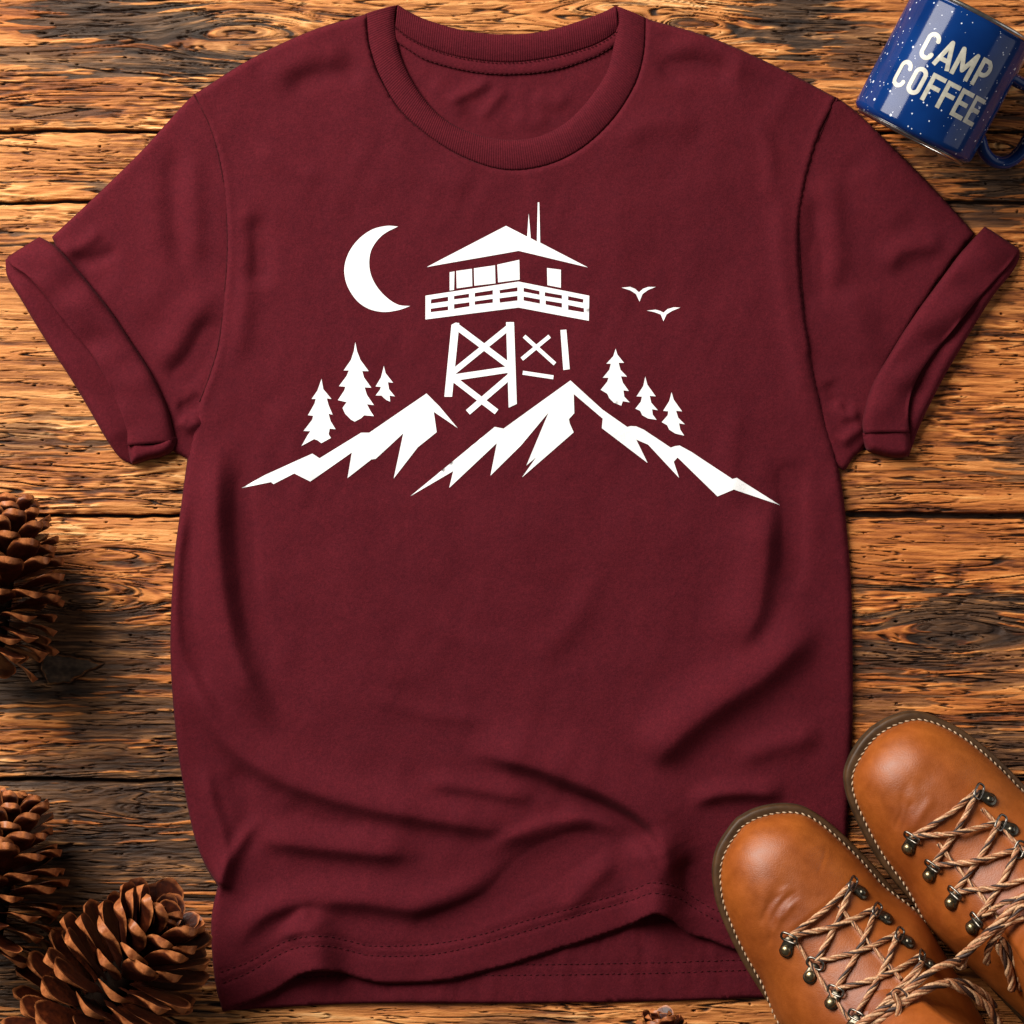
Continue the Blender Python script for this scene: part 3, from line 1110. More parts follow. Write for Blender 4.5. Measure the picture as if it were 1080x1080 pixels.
    outL = join(catmull([(214, 98), (205, 100), (178, 128), (150, 159), (100, 208), (55, 250)]), catmull([(55, 250), (66, 275), (95, 312), (120, 345), (145, 390), (165, 440), (172, 468)]),
                catmull([(172, 468), (186, 478), (197, 484), (204, 492), (214, 480), (222, 440), (238, 380)]), catmull([(238, 380), (246, 310), (248, 250), (242, 180), (228, 130), (214, 98)]))
    foldsL = [([(160, 180), (172, 250), (190, 320)], 3, 20, 18), ([(200, 150), (206, 220), (206, 290)], 3.5, 12, 14), ([(188, 150), (184, 230), (196, 300)], -3, 12, 14),
              ([(168, 392), (198, 348), (224, 300)], 5, 20, 15), ([(178, 412), (206, 372), (226, 330)], -4.5, 14, 17), ([(190, 440), (200, 450), (214, 440)], 5, 8, 7), ([(186, 428), (200, 430), (214, 416)], -4, 6, 6),
              ([(60, 262), (84, 262), (110, 240)], 3, 8, 8), ([(72, 272), (96, 276), (130, 262)], -3, 8, 8), ([(110, 290), (150, 320), (180, 300)], 2, 20, 20)]
    sleeve(outL, foldsL, 401, [(42, 250), (60, 260), (74, 274), (95, 299), (118, 328), (142, 364), (163, 397), (178, 430), (185, 458), (187, 467)],
           [(9, 272), (15, 279), (33, 291), (53, 314), (77, 345), (101, 375), (118, 404), (131, 434), (138, 455), (138, 470)],
           [(6, 274), (8, 291), (22, 314), (44, 351), (74, 397), (98, 437), (116, 468), (128, 484), (139, 490)],
           [(138, 464), (150, 469), (162, 470), (176, 466), (187, 461), (184, 474), (174, 481), (158, 485), (146, 489), (139, 489)], 1)
    outR = join(catmull([(874, 104), (883, 104), (905, 120), (941, 155), (970, 184), (1002, 218), (1028, 247)]), catmull([(1028, 247), (1006, 275), (980, 312), (955, 352), (935, 388), (924, 425), (918, 462)]),
                catmull([(918, 462), (910, 474), (900, 482), (890, 496), (880, 488), (866, 450), (848, 390)]), catmull([(848, 390), (838, 330), (834, 260), (840, 200), (854, 150), (874, 104)]))
    foldsR = [([(872, 180), (880, 240), (882, 310)], 3.5, 12, 14), ([(858, 200), (862, 260), (866, 330)], -3, 9, 12), ([(930, 290), (950, 265), (1000, 258)], 4, 14, 10), ([(930, 302), (960, 284), (1000, 272)], -1, 15, 17),
              ([(890, 300), (910, 350), (915, 390)], 3, 16, 16), ([(880, 420), (890, 438), (908, 436)], 4, 7, 7), ([(872, 400), (885, 425), (900, 428)], -2.5, 10, 9), ([(884, 470), (898, 458), (912, 448)], 4, 7, 6), ([(900, 170), (940, 220), (960, 240)], 2.5, 20, 20)]
    sleeve(outR, foldsR, 431, [(1038, 239), (1024, 254), (1009, 271), (986, 302), (962, 335), (938, 373), (921, 402), (912, 426), (908, 446), (909, 457)],
           [(1073, 263), (1064, 275), (1056, 284), (1027, 316), (998, 352), (975, 381), (962, 402), (955, 425), (954, 442), (955, 456)],
           [(1075, 264), (1074, 274), (1066, 288), (1048, 310), (1027, 343), (998, 392), (978, 430), (968, 452), (962, 470), (958, 482)],
           [(909, 451), (920, 456), (934, 456), (946, 452), (955, 449), (960, 466), (958, 480), (946, 483), (924, 479), (913, 474)], -1)
    return T, front, off


# ------------------------------------------------------------------ chest print
def conv(pts, sc, ox, oy):
    return [(ox + x / sc, oy + y / sc) for x, y in pts]


def stroke(a, b, w):
    a, b = np.array(a, float), np.array(b, float)
    d = (b - a) / np.linalg.norm(b - a)
    n = np.array([-d[1], d[0]]) * w / 2
    return [tuple(a + n), tuple(b + n), tuple(b - n), tuple(a - n)]


def build_print(front, off):
    c3 = lambda p: conv(p, 3.2733, 250, 200)
    c4 = lambda p: conv(p, 4.319, 430, 200)
    c5 = lambda p: conv(p, 3.1767, 540, 200)

    def piece(name, polys, holes=(), smooth=False, label=None):
        loops = []
        for p in list(polys) + list(holes):
            loops.append(catmull(p, 3, True) if smooth else straight(p, 4))
        np_ = len(polys)

        def inside(x, y):
            r = np.zeros(len(x), bool)
            for lp in loops[:np_]:
                r |= in_poly(x, y, lp)
            for lp in loops[np_:]:
                r &= ~in_poly(x, y, lp)
            return r
        V, F = triangulate(loops, 4.0, inside)
        z = body_z(V[:, 0], V[:, 1]) + 0.42
        P = np.stack([(V[:, 0] - 540) * S, (540 - V[:, 1]) * S, z * S], axis=1)
        o = mesh_obj(name, P, F, MAT['ink'], front, True, off)
        if label:
            o['label'] = label
        return o

    moon_o = catmull(c3([(557, 130), (520, 128), (470, 140), (425, 170), (390, 215), (373, 265), (375, 310), (390, 350), (420, 390), (460, 415), (510, 424), (560, 417), (598, 404)]), 2)
    moon_i = catmull(c3([(598, 404), (560, 400), (525, 380), (490, 345), (467, 305), (458, 265), (462, 220), (480, 185), (510, 155), (557, 130)]), 2)
    piece('moon_print', [join(moon_o, moon_i)])
    t1 = [(294, 655), (300, 690), (328, 724), (312, 722), (318, 745), (332, 778), (318, 775), (325, 800), (342, 828), (322, 826), (318, 845), (326, 858), (293, 876), (280, 866), (268, 862), (225, 886), (245, 850), (255, 835), (232, 834), (262, 795), (265, 782), (247, 780), (270, 740), (274, 724), (260, 724), (280, 695)]
    t2 = [(410, 528), (416, 560), (428, 590), (456, 628), (434, 628), (440, 650), (465, 685), (442, 684), (450, 710), (474, 745), (450, 742), (462, 765), (474, 783), (440, 780), (430, 790), (408, 802), (395, 795), (375, 775), (366, 755), (380, 735), (350, 728), (372, 695), (376, 682), (354, 680), (380, 645), (388, 626), (370, 626), (395, 590), (405, 560)]
    t3 = [(508, 610), (514, 635), (540, 668), (522, 666), (526, 690), (546, 715), (528, 712), (530, 733), (518, 728), (508, 720), (500, 712), (480, 712), (495, 692), (498, 682), (480, 681), (498, 650), (502, 635)]
    for t in (t1, t2, t3):
        piece('tree_print', [c3(t)])
    t4 = [(346, 535), (352, 555), (374, 582), (356, 582), (362, 605), (384, 628), (364, 627), (370, 648), (390, 676), (372, 674), (375, 695), (393, 714), (370, 710), (365, 725), (340, 715), (325, 700), (318, 685), (296, 672), (318, 645), (322, 632), (303, 632), (325, 605), (330, 585), (315, 585), (338, 560)]
    t5 = [(445, 628), (452, 655), (480, 694), (460, 692), (465, 715), (487, 740), (468, 737), (470, 755), (483, 772), (455, 768), (435, 757), (428, 742), (412, 735), (430, 712), (434, 695), (416, 694), (438, 660)]
    t6 = [(533, 680), (540, 705), (568, 744), (548, 742), (555, 765), (577, 787), (558, 784), (562, 805), (575, 825), (545, 818), (525, 805), (518, 790), (500, 780), (520, 757), (522, 744), (505, 742), (525, 710)]
    for t in (t4, t5, t6):
        piece('tree_print', [c5(t)])
    b1 = [(366, 331), (395, 328), (412, 335), (424, 346), (438, 334), (455, 328), (480, 328), (455, 338), (436, 352), (426, 377), (414, 352), (395, 340)]
    b2 = [(450, 407), (480, 404), (495, 408), (506, 414), (520, 402), (540, 396), (562, 397), (535, 408), (516, 420), (506, 443), (497, 420), (475, 412)]
    piece('bird_print', [c5(b1)])
    piece('bird_print', [c5(b2)])
    ml = [(18, 1030), (100, 985), (262, 912), (287, 928), (430, 840), (458, 840), (655, 705), (700, 750), (762, 824), (720, 795), (680, 768), (690, 838), (625, 890), (542, 997), (575, 842), (480, 930), (465, 932), (383, 996), (398, 908), (255, 1008), (200, 980), (128, 1017), (120, 1010)]
    piece('mountain_print', [c3(ml)])
    mr = c3([(600, 1058), (890, 820), (920, 826)]) + c5([(195, 641), (302, 738), (385, 796), (396, 793), (415, 794), (440, 805), (530, 865), (545, 860), (560, 858), (600, 880), (735, 970), (750, 966), (895, 1057), (740, 1005), (686, 1028), (553, 898), (540, 912), (558, 966), (455, 855), (415, 838), (453, 916), (300, 800), (303, 768), (206, 686), (208, 750), (190, 770), (193, 785), (206, 814), (33, 965), (80, 898), (48, 925), (122, 748)]) \
        + c3([(980, 884), (875, 988), (897, 876), (733, 1030), (747, 972)])
    piece('mountain_print', [mr])
    tower = [[(88, 356), (448, 168), (544, 218), (551, 112), (560, 225), (588, 240), (592, 62), (599, 62), (603, 245), (820, 358), (505, 282)],
             [(192, 380), (214, 376), (212, 460), (192, 463)], [(222, 374), (293, 364), (295, 443), (224, 453)], [(302, 362), (398, 348), (400, 430), (304, 441)], [(408, 345), (508, 323), (510, 413), (412, 426)], [(634, 360), (697, 368), (697, 450), (636, 438)],
             [(82, 486), (505, 422), (826, 486), (824, 600), (505, 540), (82, 594)],
             [(200, 618), (220, 608), (236, 611), (203, 945), (168, 945)], [(448, 606), (484, 606), (497, 978), (460, 995)],
             stroke((218, 622), (472, 812), 28), stroke((478, 615), (205, 836), 26), stroke((200, 860), (468, 820), 29), stroke((205, 860), (405, 1014), 27), stroke((468, 850), (275, 1016), 27),
             stroke((530, 670), (670, 796), 18), stroke((646, 670), (520, 774), 18), stroke((524, 836), (663, 857), 18), [(695, 642), (722, 640), (737, 820), (708, 824)]]
    holes = [[(108, 503), (185, 491), (185, 511), (106, 522)], [(106, 545), (185, 534), (185, 552), (106, 561)], [(212, 488), (280, 477), (280, 495), (212, 503)], [(212, 525), (282, 516), (282, 535), (212, 546)],
             [(306, 474), (388, 461), (388, 481), (306, 492)], [(306, 512), (388, 500), (388, 518), (306, 528)], [(418, 461), (500, 448), (500, 466), (420, 476)], [(418, 498), (500, 487), (500, 508), (420, 518)],
             [(528, 450), (600, 465), (600, 482), (528, 468)], [(528, 490), (602, 503), (602, 522), (528, 508)], [(624, 470), (702, 484), (702, 500), (624, 488)], [(628, 508), (702, 520), (702, 540), (628, 526)], [(730, 488), (800, 502), (798, 518), (730, 506)], [(730, 528), (802, 543), (802, 562), (730, 550)]]
    piece('tower_print', [c4(p) for p in tower], [c4(h) for h in holes])


# ------------------------------------------------------------------ enamel mug
def build_mug():
    R = 67.0
    Hh = 141.0
    bc = lift(959, 146, R)
    ax_a = math.radians(62.5)
    tilt = math.radians(9.0)                                   # propped by its handle, rim a little up
    ax = Vector((math.cos(ax_a) * math.cos(tilt), math.sin(ax_a) * math.cos(tilt), math.sin(tilt)))
    rt = Vector((math.sin(ax_a), -math.cos(ax_a), 0))          # towards the handle
    up = rt.cross(ax).normalized()
    if up.z < 0:
        up = -up
    o0 = Vector(W(bc[0], bc[1], R + 1))
    loc = Vector((o0.x, o0.y, 0))
    T = empty('enamel_mug', 'blue speckled enamel mug lying on its side with cream lettering', 'mug', loc)

    def P(a, r, th):
        """a along the axis, r radius, th angle from straight up towards the handle side (plan units)"""
        return o0 + ax * (a * S) + (up * math.cos(th) + rt * math.sin(th)) * (r * S)

    def lathe(prof, name, mat, n=96):
        B = Buf()
        v, f = [], []
        for a, r in prof:
            for k in range(n):
                v.append(P(a, r, 2 * math.pi * k / n))
        m = len(prof)
        for i in range(m - 1):
            for k in range(n):
                f.append((i * n + k, i * n + (k + 1) % n, (i + 1) * n + (k + 1) % n, (i + 1) * n + k))
        B.add(v, f)
        o = B.build(name, mat, T)
        return o
    wall = [(3, 0.01), (3, 40), (2, 52), (2.5, 57)]
    for k in range(9):
        t = k / 8 * math.pi / 2
        wall.append((2.5 + 8 * (1 - math.cos(t)), 57 + (R - 57) * math.sin(t)))
    for a in np.linspace(14, Hh - 8, 24):
        wall.append((a, R + 0.0))
    wall += [(Hh - 5, R + 0.6), (Hh - 2, R + 1.6)]
    wall += [(Hh - 2, R - 1.8), (Hh - 10, R - 2.4), (20, R - 2.6), (10, R - 8), (8, 0.01)]
    lathe(wall, 'body', MAT['enamel'])
    rim = [(Hh - 1.2 + 2.6 * math.sin(t), R + 0.2 + 2.6 * math.cos(t)) for t in np.linspace(0, 2 * math.pi, 13)]
    lathe(rim, 'rim', MAT['steel'])
    ring = [(1.9 + 1.7 * math.sin(t), 58.5 + 2.0 * math.cos(t)) for t in np.linspace(0, 2 * math.pi, 11)]
    lathe(ring, 'base_ring', MAT['steel'])
    # handle: flattened strap bent into a D
    hp = catmull([(38, 63, 0), (34, 70, 0), (24, 82, 0), (20, 96, 0), (24, 110, 0), (36, 119, 0), (56, 122, 0), (80, 121, 0), (98, 112, 0), (104, 96, 0), (103, 80, 0), (104, 63, 0)], 3)
    V, F = [], []
    n = 12
    th0 = math.radians(112)
    for i, (a, r, _) in enumerate(hp):
        t = hp[min(i + 1, len(hp) - 1)] - hp[max(i - 1, 0)]
        t = t[:2] / np.linalg.norm(t[:2])
        nr = np.array([-t[1], t[0]])
        flare = 1 + 0.5 * math.exp(-min(i, len(hp) - 1 - i) / 2.5)
        for k in range(n):
            an = 2 * math.pi * k / n
            wv = 9.5 * flare * math.sin(an)          # strap width, across
            hv = 6.8 * math.cos(an)
            base = P(a + nr[0] * hv, r + nr[1] * hv, th0)
            V.append(base + (up * math.sin(th0) - rt * math.cos(th0)) * (wv * S))
    for i in range(len(hp) - 1):
        for k in range(n):
            F.append((i * n + k, i * n + (k + 1) % n, (i + 1) * n + (k + 1) % n, (i + 1) * n + k))
    B = Buf()
    B.add(V, F)
    B.build('handle', MAT['enamel'], T)

    # lettering drawn with round-ended strokes and laid on the curve of the mug
    def arc(cx, cy, rx, ry, a0, a1, n=14):
        return [(cx + rx * math.cos(math.radians(a)), cy + ry * math.sin(math.radians(a))) for a in np.linspace(a0, a1, n)]
    w, h, s = 15.5, 29.0, 4.3
    G = {
        'C': [[(w - 2.6, h * .70)] + arc(w / 2, h - 7.6, w / 2 - 2.6, 5, 0, 180) + arc(w / 2, 7.6, w / 2 - 2.6, 5, 180, 360) + [(w - 2.6, h * .30)]],
        'O': [arc(w / 2, h - 7.6, w / 2 - 2.6, 5, 0, 180) + arc(w / 2, 7.6, w / 2 - 2.6, 5, 180, 360) + [(w - 2.6, h - 7.6)]],
        'A': [[(1.8, 2.6), (w / 2 + .6, h - 2.6), (w - .6, 2.6)], [(4.2, h * .30), (w - 3.2, h * .30)]],
        'M': [[(2.6, 2.6), (2.6, h - 2.6), (10.2, 8), (17.8, h - 2.6), (17.8, 2.6)]],
        'P': [[(2.6, 2.6), (2.6, h - 2.6), (9, h - 2.6)] + arc(w - 8.4, h - 9.4, 5.8, 6.8, 90, -90) + [(2.6, h - 16.2)]],
        'F': [[(2.6, 2.6), (2.6, h - 2.6), (w - 2.6, h - 2.6)], [(2.6, h * .54), (w - 4, h * .54)]],
        'E': [[(w - 2.4, 2.6), (2.6, 2.6), (2.6, h - 2.6), (w - 2.4, h - 2.6)], [(2.6, h * .52), (w - 3.8, h * .52)]],
    }
    adv = {'C': 17.6, 'O': 18.0, 'A': 17.8, 'M': 23.0, 'P': 17.6, 'F': 16.2, 'E': 16.8}
    KY = 1.06

    def word(text, arc0, base, KX):
        x = arc0
        for ch in text:
            loops = []
            for stp in G[ch]:
                stp = [np.array(p, float) for p in stp]
                for a, b in zip(stp[:-1], stp[1:]):
                    if np.linalg.norm(b - a) < 0.05:
                        continue
                    loops.append(np.array(stroke(a, b, s)))
                rnd = ch in 'CO'
                for i, p in enumerate(stp):
                    end = i in (0, len(stp) - 1)
                    if end and not rnd:
                        q = stp[1] if i == 0 else stp[-2]
                        d = (p - q) / np.linalg.norm(p - q)
                        loops.append(np.array(stroke(p - d * 0.5, p + d * s / 2, s)))
                    elif rnd and not end:
                        continue
                    elif not rnd:
                        r = s / 2
                        loops.append(np.array([(p[0] - r, p[1] - r), (p[0] + r, p[1] - r), (p[0] + r, p[1] + r), (p[0] - r, p[1] + r)]) if ch in 'FE' or (ch == 'P' and i in (0, 1)) else
                                     np.array([(p[0] + r * math.cos(q), p[1] + r * math.sin(q)) for q in np.linspace(0, 6.283, 15)[:-1]]))
                if rnd and ch == 'C' or rnd:
                    for i in range(1, len(stp) - 1):
                        r = s / 2 * 0.99
                        loops.append(np.array([(stp[i][0] + r * math.cos(q), stp[i][1] + r * math.sin(q)) for q in np.linspace(0.1, 6.383, 13)[:-1]]))

            def inside(px, py):
                r = np.zeros(len(px), bool)
                for lp in loops:
                    r |= in_poly(px, py, lp)
                return r
            V2, F2 = triangulate(loops, 2.6, inside, margin=0.3)
            vv = [P(base + q[1] * KY, R + 0.22, (x + q[0] * KX) / R) for q in V2]
            # plan y points up here, so flip the faces outwards
            o = mesh_obj('letter', vv, F2[:, ::-1].copy(), MAT['cream'], T, True, loc)
            o['label'] = 'cream letter ' + ch
            x += adv[ch] * KX
    word('CAMP', -38, 74, 1.06)
    word('COFFEE', -51, 37.5, 1.04)
    return T


# ------------------------------------------------------------------ boots
DIR = np.array([0.62, 0.7846])        # plan direction from toe to heel
PER = np.array([0.7846, -0.62])       # plan direction across, to the right


class Boot:
    def __init__(s, org, left, right):
        s.org = np.array(org, float)
        s.sL = np.array([p[0] for p in left], float)
        s.uL = np.array([p[1] for p in left], float)
        s.sR = np.array([p[0] for p in right], float)
        s.uR = np.array([p[1] for p in right], float)
        sm = catmull(np.stack([s.sL, s.uL], 1), 2)
        s.sL, s.uL = sm[:, 0], sm[:, 1]
        sm = catmull(np.stack([s.sR, s.uR], 1), 2)
        s.sR, s.uR = sm[:, 0], sm[:, 1]
        s.L = 418.0

    def edge(s, t):
        return float(np.interp(t, s.sL, s.uL)), float(np.interp(t, s.sR, s.uR))

    HS = [0, 9, 14, 22, 34, 50, 75, 110, 150, 190, 215, 240]
    HZ = [28, 30, 47, 60, 71, 80, 87, 95, 108, 128, 143, 160]

    def top(s, t):
        return float(np.interp(t, s.hc[:, 0], s.hc[:, 1]))

    hc = catmull(np.stack([np.array(HS, float), np.array(HZ, float)], 1), 3)

    def half(s, t):
        """centre and half width of the upper at station t"""
        inset = 11.0
        tt = max(0.0, t - 9 * (1 - sst(9, 110, t)))
        a, b = s.edge(max(tt, 0))
        k = sst(0, 90, t)
        inset = 7.2 * k + 3 * (1 - k)
        c = (a + b) / 2
        if t > 140:
            inset -= 12 * sst(140, 205, t)
        h = max(0.5, (b - a) / 2 - inset)
        if t <= 9.01:
            h = 0.5
        return c, h

    def surf(s, u, t):
        c, h = s.half(t)
        q = min(1.0, abs(u - c) / h)
        z = 27 + (s.top(t) - 27) * (1 - q ** 2.35) ** (1 / 1.75)
        # quarters lie over the tongue
        if t > 112:
            g = 27 + 0.05 * (t - 112)
            k = 1 / (1 + math.exp(-(abs(u - c - 2) - g) / 1.0))
            z -= 3.0 * (1 - k) * min(1, (t - 112) / 14)
        return z

    def xy(s, u, t):
        p = s.org + DIR * t + PER * u
        return p[0], p[1]

    def world(s, u, t, z):
        x, y = s.xy(u, t)
        return Vector(W(x, y, z))

    def find(s, px, py, dz=0):
        """surface point of the upper seen over plan point px, py"""
        z = 90.0
        for _ in range(12):
            x, y = lift(px, py, z)
            r = np.array([x, y]) - s.org
            t, u = float(r @ DIR), float(r @ PER)
            z = 0.5 * z + 0.5 * (s.surf(u, t) + dz)
        return u, t

    def frame(s, u, t):
        e = 1.5
        p = s.world(u, t, s.surf(u, t))
        a = s.world(u + e, t, s.surf(u + e, t)) - s.world(u - e, t, s.surf(u - e, t))
        b = s.world(u, t + e, s.surf(u, t + e)) - s.world(u, t - e, s.surf(u, t - e))
        n = a.cross(b)
        if n.z < 0:
            n = -n
        return p, a.normalized(), b.normalized(), n.normalized()


CREASE = {
    0: [([(-58, 96), (-44, 86), (-28, 80), (-14, 78)], -1.6, 3.2, 3.2), ([(-52, 104), (-38, 93), (-20, 87), (0, 88)], -1.2, 3, 3), ([(-42, 82), (-25, 74), (-4, 74)], -0.9, 3, 3), ([(8, 92), (26, 82), (44, 70)], -0.8, 9, 8), ([(-60, 110), (-36, 98), (-8, 94)], 1.4, 5, 4), ([(-66, 118), (-50, 104), (-36, 97)], -0.9, 2, 2), ([(-36, 100), (-20, 92), (-2, 92)], -0.7, 2, 2), ([(20, 90), (40, 80), (52, 70)], -0.6, 2.5, 2.5)],
    1: [([(-50, 92), (-40, 84), (-28, 76), (-18, 66)], -1.6, 2.8, 2.8), ([(-46, 97), (-36, 89), (-24, 80), (-12, 74)], -1.2, 2.6, 2.6), ([(-52, 86), (-38, 76), (-20, 66), (0, 56)], -0.8, 3, 3), ([(-44, 102), (-20, 92), (6, 84)], 1.2, 5, 5), ([(-10, 70), (10, 66), (34, 62)], -0.9, 8, 7)],
}


def build_boot(org, left, right, idx, label, hooksL, hooksR):
    bt = Boot(org, left, right)
    x0, y0 = bt.xy(0, 200)
    loc = Vector(W(x0, y0, 0))
    T = empty('leather_boot', label, 'boot', loc, 'pair of tan leather boots')

    # ---- outline of the sole
    ts = np.r_[np.linspace(0, 1, 26) ** 2 * 40, np.linspace(44, bt.L - 44, 60), bt.L - np.linspace(1, 0, 26) ** 2 * 40]
    Lp, Rp = [], []
    for t in ts:
        a, b = bt.edge(t)
        Lp.append((a, t))
        Rp.append((b, t))
    ring = np.array(Lp + Rp[::-1])
    keep = [ring[0]]
    for p in ring[1:]:
        if np.linalg.norm(p - keep[-1]) > 1.0:
            keep.append(p)
    ring = resample(np.array(keep + [keep[0]]), 260)[:-1]
    ctr = ring.mean(axis=0)

    def offset_ring(d):
        n = len(ring)
        tn = np.roll(ring, -1, 0) - np.roll(ring, 1, 0)
        tn /= np.linalg.norm(tn, axis=1)[:, None] + 1e-9
        nr = np.stack([tn[:, 1], -tn[:, 0]], 1)
        s_ = np.sign(np.sum(nr * (ring - ctr)))
        return ring - nr * s_ * d

    def stack(levels, name, mat):
        B = Buf()
        n = len(ring)
        v, f = [], []
        for d, z in levels:
            for p in offset_ring(d):
                v.append(bt.world(p[0], p[1], z))
        for i in range(len(levels) - 1):
            for k in range(n):
                f.append((i * n + k, i * n + (k + 1) % n, (i + 1) * n + (k + 1) % n, (i + 1) * n + k))
        f.append(tuple(range(n)))
        f.append(tuple((len(levels) - 1) * n + k for k in range(n - 1, -1, -1)))
        B.add(v, f)
        return B.build(name, mat, T)
    stack([(4, 0.5), (1.5, 1.0), (0.4, 3), (0, 7), (0.3, 14), (1.2, 16.5), (2.2, 17), (2.4, 17.2)], 'outsole', MAT['sole'])
    stack([(2.6, 17.2), (1.2, 18), (0.3, 19.6), (0.0, 22), (0.3, 24.6), (1.2, 26.4), (2.8, 27.2), (5, 27.4), (9, 27.0), (16, 26.5)], 'welt', MAT['welt'])

    # ---- upper: vertical sections over the foot, fanning round into the ankle
    st = np.r_[9.02, 9 + np.linspace(0.02, 1, 34) ** 1.9 * 66, np.linspace(76.5, 215, 94)]
    nphi = 120
    B = Buf()
    V, F = [], []
    for t in st:
        c, h = bt.half(t)
        for k in range(nphi + 1):
            # denser near the rims
            a = math.pi * k / nphi
            u = c - h * math.cos(a)
            V.append((u, t, bt.surf(u, t)))
    V = np.array(V)
    z = V[:, 2] + bump_sum(V[:, 0].copy(), V[:, 1].copy(), CREASE[idx])
    z += 0.5 * perlin(V[:, 0] / 30, V[:, 1] / 26, 500 + idx)
    # bed the flange into the welt
    P = [bt.world(a, b, c) for a, b, c in zip(V[:, 0], V[:, 1], z)]
    m = nphi + 1
    for i in range(len(st) - 1):
        for k in range(nphi):
            q = i * m + k
            F.append((q, q + 1, q + m + 1, q + m))
    # ankle sections
    last = (len(st) - 1) * m
    c0, h0 = bt.half(215)
    prevz = [bt.surf(V[last + k][0], 215) for k in range(m)]
    secs = 26
    prev = last
    Tp = catmull([(215, 143), (228, 152), (238, 166), (246, 186), (250, 206)], 1)
    Tp = resample(Tp, secs)
    Bp = resample(catmull([(215, 27), (270, 27), (330, 27), (385, 28), (402, 60), (403, 110), (398, 160), (394, 200)], 2), secs)
    for j in range(1, secs):
        w = j / (secs - 1)
        hw = h0 * (1 - w) + 50 * w - 10 * math.sin(math.pi * w) * 0.6
        c = c0 * (1 - w) + 0 * w
        tp, bp = Tp[j], Bp[j]
        b0 = len(P)
        for k in range(m):
            a = math.pi * k / nphi
            cu = -math.cos(a)
            # first sections keep the foot profile; later ones become half ellipses
            q = 1 - abs(cu) ** 2.35
            r = (max(0, q)) ** (1 / 1.75)
            e = max(0.0, r)
            rr = e * (1 - w) + math.sin(a) * w
            # base line from bp side at rr = 0 : sides stand at the middle when the section closes
            s0 = bp * (1 - 0.5 * w) + tp * 0.5 * w
            pt = s0 + (tp - s0) * rr
            P.append(bt.world(c + hw * cu, pt[0], pt[1]))
        for k in range(nphi):
            F.append((prev + k, prev + k + 1, b0 + k + 1, b0 + k))
        prev = b0
    # heel half of the ankle ring
    heel0 = len(P)
    hs = 24
    for j in range(secs):
        w = j / (secs - 1)
        hw = h0 * (1 - w) + 50 * w - 10 * math.sin(math.pi * w) * 0.6
        c = c0 * (1 - w)
        tp, bp = Tp[j], Bp[j]
        s0 = bp * (1 - 0.5 * w) + tp * 0.5 * w
        for k in range(hs + 1):
            a = math.pi * k / hs
            pt = s0 + (bp - s0) * math.sin(a)
            P.append(bt.world(c - hw * math.cos(a), pt[0], pt[1]))
    for j in range(secs - 1):
        for k in range(hs):
            q = heel0 + j * (hs + 1) + k
            F.append((q, q + hs + 1, q + hs + 2, q + 1))
    B.add(P, F)
    up = B.build('upper', MAT['leather'], T)
    solidify(up, 0.0018)
    md = up.modifiers['thickness']
    md.use_flip_normals = False
    # normals outwards
    bm_fix(up)

    # ---- tongue standing up inside the ankle
    B = Buf()
    V, F = [], []
    tpth = resample(catmull([(196, 118), (216, 140), (232, 160), (246, 186), (258, 214), (264, 236)], 2), 20)
    for i, (t, zz) in enumerate(tpth):
        w = 30 + 10 * i / 19
        for k in range(15):
            q = -1 + 2 * k / 14
            V.append(bt.world(c0 * (1 - i / 19) + q * w, t + 10 * q * q, zz + 2 - 7 * q * q))
    for i in range(19):
        for k in range(14):
            a = i * 15 + k
            F.append((a, a + 1, a + 16, a + 15))
    B.add(V, F)
    tg = B.build('tongue', MAT['leather'], T)
    solidify(tg, 0.003, 0)

    # ---- welt stitching
    B = Buf()
    rgn = random.Random(idx + 3)
    uring = []
    for t in np.r_[9 + np.linspace(0, 1, 40) ** 2 * 60, np.linspace(70, 195, 40)]:
        c, h = bt.half(min(t, 210))
        uring.append(((c - h, t), (c + h, t)))
    line = np.array([p[0] for p in uring][::-1] + [p[1] for p in uring])
    line = resample(line, 4000)
    d = np.r_[0, np.cumsum(np.linalg.norm(np.diff(line, axis=0), axis=1))]
    t = 0
    while t < d[-1] - 6:
        a = np.array([np.interp(t, d, line[:, 0]), np.interp(t, d, line[:, 1])])
        b = np.array([np.interp(t + 4.6, d, line[:, 0]), np.interp(t + 4.6, d, line[:, 1])])
        tn = (b - a) / max(1e-6, np.linalg.norm(b - a))
        nr = np.array([tn[1], -tn[0]])
        if nr @ ((a + b) / 2 - np.array([0, 150])) < 0:
            nr = -nr
        a = a + nr * (1.4 + rgn.uniform(-.3, .3))
        b = b + nr * (0.2 + rgn.uniform(-.3, .3))
        pts = []
        for q in np.linspace(0, 1, 5):
            p = a + (b - a) * q
            pts.append(bt.world(p[0], p[1], 29.0 + 1.6 * math.sin(math.pi * q) + rgn.uniform(-.15, .15)))
        v, f = tube(pts, [S * r for r in (.5, .8, .9, .8, .5)], 6)
        B.add(v, f)
        t += 6.6
    B.build('welt_stitching', MAT['cord'], T)

    # ---- lace hooks
    def hook(ring_px, rivet_px, dark):
        u, t = bt.find(*ring_px, dz=5)
        u2, t2 = bt.find(*rivet_px, dz=3)
        p, ea, eb, n = bt.frame(u, t)
        p2, _, _, n2 = bt.frame(u2, t2)
        dirv = (p2 - p)
        ln = dirv.length
        dirv.normalize()
        sd = n.cross(dirv).normalized()
        # plate
        B = Buf()
        v, f = [], []
        prof = []
        nseg = 28
        for k in range(nseg):
            a = 2 * math.pi * k / nseg
            ca, sa = math.cos(a), math.sin(a)
            # stadium from ring to rivet, wider at the rivet
            r = 7.6 if ca > 0 else 5.6
            prof.append((ln / S * (0.5 + 0.5 * (1 if ca > 0 else -0.55)) + r * ca, r * sa))
